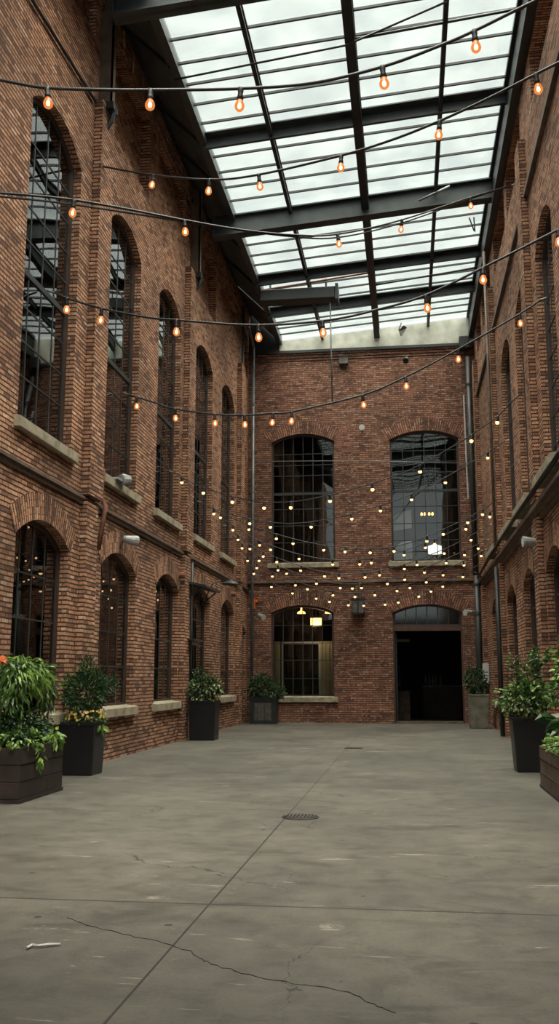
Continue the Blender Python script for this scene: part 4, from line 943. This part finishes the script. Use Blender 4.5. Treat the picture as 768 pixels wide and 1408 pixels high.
mb = MB(); leaves(mb, 240, (-5.14, 14.9, .86), (.33, .34, .08), .07, .5, .5, 26, .6); part(mb, 'lower_leaves', M['leaf'], t)
flowers(t, 'yellow_flower', 'petal_yellow', 60, (-5.13, 14.88, .92), (.33, .34, .07), .028, 5)
flowers(t, 'peach_flower', 'petal_peach', 10, (-5.13, 14.88, .94), (.33, .34, .06), .028, 6)
mb = MB(); leaves(mb, 12, (-4.84, 14.85, .74), (.05, .1, .06), .11, .6, 1.2, 27, .3); part(mb, 'hanging_leaves', M['leaf_lime'], t)
# 3 tall black pot
taper_pot(-5.34, -4.68, 23.1, 23.75, .95, .93, 'black_planter', 'tall black planter by the middle of the left wall')
t = empty('flowering_shrub', (-5.0, 23.4, .9), 'rounded shrub with pale yellow blooms in the middle left black planter', 'shrub')
mb = MB(); leaves(mb, 800, (-5.0, 23.4, 1.22), (.38, .36, .30), .085, .5, 0, 41, .3); leaves(mb, 110, (-5.15, 23.4, 1.6), (.12, .12, .16), .08, .4, -.5, 42, .2); part(mb, 'foliage', M['leaf_dark'], t)
mb = MB(); leaves(mb, 190, (-4.96, 23.34, 1.22), (.40, .40, .30), .08, .55, 0, 43, .9); part(mb, 'young_leaves', M['leaf_variegated'], t)
flowers(t, 'flower', 'petal_pale', 20, (-4.92, 23.3, 1.2), (.36, .34, .24), .035, 8)
mb = MB(); stems(mb, (-5.0, 23.4, .9), [(-5+random.uniform(-.2, .2), 23.4+random.uniform(-.2, .2), 1.4) for _ in range(5)], .014); part(mb, 'stem', M['bark'], t)
# 4 grey wooden box in the corner
t = empty('wooden_planter', (-4.95, 32.05, 0), 'grey wooden box planter in the far left corner', 'planter')
x0, x1, y0, y1, h = -5.22, -4.36, 31.6, 32.3, .86
mb = MB(); mb.box(x0, x1, y0, y1, 0, h-.08); part(mb, 'box_body', M['steel_black'], t)
mb = MB(); mb.box(x0-.03, x1+.03, y0-.03, y1+.03, h-.08, h); part(mb, 'rim', M['steel_black'], t)
mb = MB()
for i in range(5):
    a = x0+.14+(x1-x0-.28)*i/5; mb.box(a+.006, a+(x1-x0-.28)/5-.006, y0-.015, y0+.01, .12, h-.18)
part(mb, 'board_panel', M['wood_grey'], t)
mb = MB(); mb.box(x0+.03, x1-.03, y0+.03, y1-.03, h-.01, h+.005); part(mb, 'soil', M['soil'], t)
t = empty('shrub', (-4.8, 31.9, .86), 'dark spreading shrub in the far left corner planter', 'shrub')
mb = MB(); leaves(mb, 800, (-4.85, 31.85, 1.22), (.42, .38, .38), .10, .5, .1, 51, .3); leaves(mb, 300, (-4.35, 31.75, 1.02), (.28, .25, .20), .09, .5, .3, 52, .3); part(mb, 'foliage', M['leaf_dark'], t)
mb = MB(); leaves(mb, 110, (-4.35, 31.7, 1.04), (.30, .28, .2), .09, .5, .2, 53, .8); leaves(mb, 70, (-4.85, 31.8, 1.25), (.42, .4, .38), .09, .5, .1, 54, .9); part(mb, 'young_leaves', M['leaf'], t)
mb = MB(); stems(mb, (-4.8, 31.9, .86), [(-4.8+random.uniform(-.3, .3), 31.9, 1.3) for _ in range(5)], .016); part(mb, 'stem', M['bark'], t)
# 5 grey planter by the doorway
taper_pot(1.78, 2.40, 29.5, 30.1, 1.02, .88, 'grey_planter', 'weathered grey planter to the right of the doorway')
t = empty('shrub', (2.08, 29.8, 1.0), 'dark upright shrub in the grey planter by the doorway', 'shrub')
mb = MB(); leaves(mb, 950, (2.05, 29.8, 1.38), (.34, .32, .42), .085, .5, 0, 61, .3); part(mb, 'foliage', M['leaf_dark'], t)
mb = MB(); stems(mb, (2.08, 29.8, 1.0), [(2.08+random.uniform(-.2, .2), 29.8, 1.6) for _ in range(5)], .016); part(mb, 'stem', M['bark'], t)
# 6 black pot right
taper_pot(1.66, 2.24, 16.05, 16.65, .87, .84, 'black_planter', 'black tapered planter below the right wall')
t = empty('flowering_shrub', (1.95, 16.3, .82), 'loose green shrub with cream flowers in the right black planter', 'shrub')
mb = MB(); leaves(mb, 760, (1.92, 16.3, 1.16), (.34, .32, .28), .09, .6, .1, 71, .35); leaves(mb, 200, (1.98, 16.3, 1.52), (.22, .2, .24), .08, .5, -.3, 72, .3); leaves(mb, 90, (2.15, 16.2, 1.86), (.17, .15, .12), .08, .6, 0, 73, .2); leaves(mb, 26, (1.72, 16.3, 1.72), (.08, .08, .14), .07, .5, 0, 74, .2); part(mb, 'foliage', M['leaf'], t)
mb = MB(); leaves(mb, 190, (1.88, 16.25, 1.14), (.36, .34, .28), .09, .65, .1, 75, .9); part(mb, 'young_leaves', M['leaf_variegated'], t)
mb = MB(); stems(mb, (1.95, 16.3, .82), [(1.72, 16.3, 1.75), (2.15, 16.2, 1.85), (1.95, 16.3, 1.6), (2.0, 16.3, 1.4), (1.8, 16.3, 1.5)], .012); part(mb, 'stem', M['bark'], t)
flowers(t, 'cream_flower', 'petal_pale', 26, (1.88, 16.25, 1.06), (.34, .32, .12), .03, 11)
flowers(t, 'peach_flower', 'petal_peach', 16, (1.95, 16.2, .95), (.26, .26, .07), .03, 12)
# 7 right wooden box
plank_box(1.80, 2.50, 11.4, 14.04, .57, 'wood_mid', 'brown wooden plank planter at the right picture edge')
t = empty('leafy_shrub', (2.2, 13.3, .5), 'tall light green shrub rising from the right wooden planter', 'shrub')
mb = MB(); leaves(mb, 620, (2.34, 13.3, 1.62), (.28, .55, .32), .085, .6, .1, 81, .3); leaves(mb, 160, (2.1, 13.6, 1.30), (.25, .25, .2), .08, .6, .1, 82, .3); leaves(mb, 120, (2.25, 13.5, 1.95), (.2, .25, .15), .08, .6, -.3, 83, .3); part(mb, 'foliage', M['leaf'], t)
mb = MB(); leaves(mb, 260, (2.30, 13.25, 1.66), (.30, .56, .32), .085, .65, .1, 84, .9); part(mb, 'young_leaves', M['leaf_lime'], t)
mb = MB(); stems(mb, (2.25, 13.4, .5), [(2.25+random.uniform(-.3, .2), 13.4+random.uniform(-.4, .4), 1.7) for _ in range(7)], .014); part(mb, 'stem', M['bark'], t)
t = empty('broad_leaf_plant', (1.95, 13.4, .5), 'plant with big broad leaves in the right wooden planter', 'plant')
rnd = random.Random(5)
mb = MB()
for k in range(6):
    a = PI+rnd.uniform(-1.1, 1.1); ax = Vector((math.cos(a), math.sin(a)*.8, rnd.uniform(-.25, .2))).normalized()
    leaf(mb, Vector((2.02, 13.4+rnd.uniform(-.4, .4), .84+rnd.uniform(-.05, .12))), ax, rnd.uniform(.26, .36), .5, rnd)
part(mb, 'broad_leaves', M['leaf_dark'], t)
mb = MB(); stems(mb, (2.05, 13.4, .5), [(2.0, 13.2, .85), (2.0, 13.6, .9), (2.05, 13.4, .9)], .012); part(mb, 'stem', M['bark'], t)
t = empty('low_bedding_plant', (2.1, 12.8, .5), 'low bright leafy bedding with white blossom in the right wooden planter', 'plant')
mb = MB(); leaves(mb, 700, (2.12, 12.7, .66), (.34, 1.15, .15), .075, .6, .1, 91, .3); part(mb, 'foliage', M['leaf_lime'], t)
mb = MB(); leaves(mb, 300, (2.2, 12.9, .9), (.25, .6, .22), .08, .5, -.1, 92, .3); part(mb, 'upper_leaves', M['leaf'], t)
flowers(t, 'blossom', 'petal_pale', 34, (2.18, 13.1, 1.0), (.12, .3, .08), .022, 15)
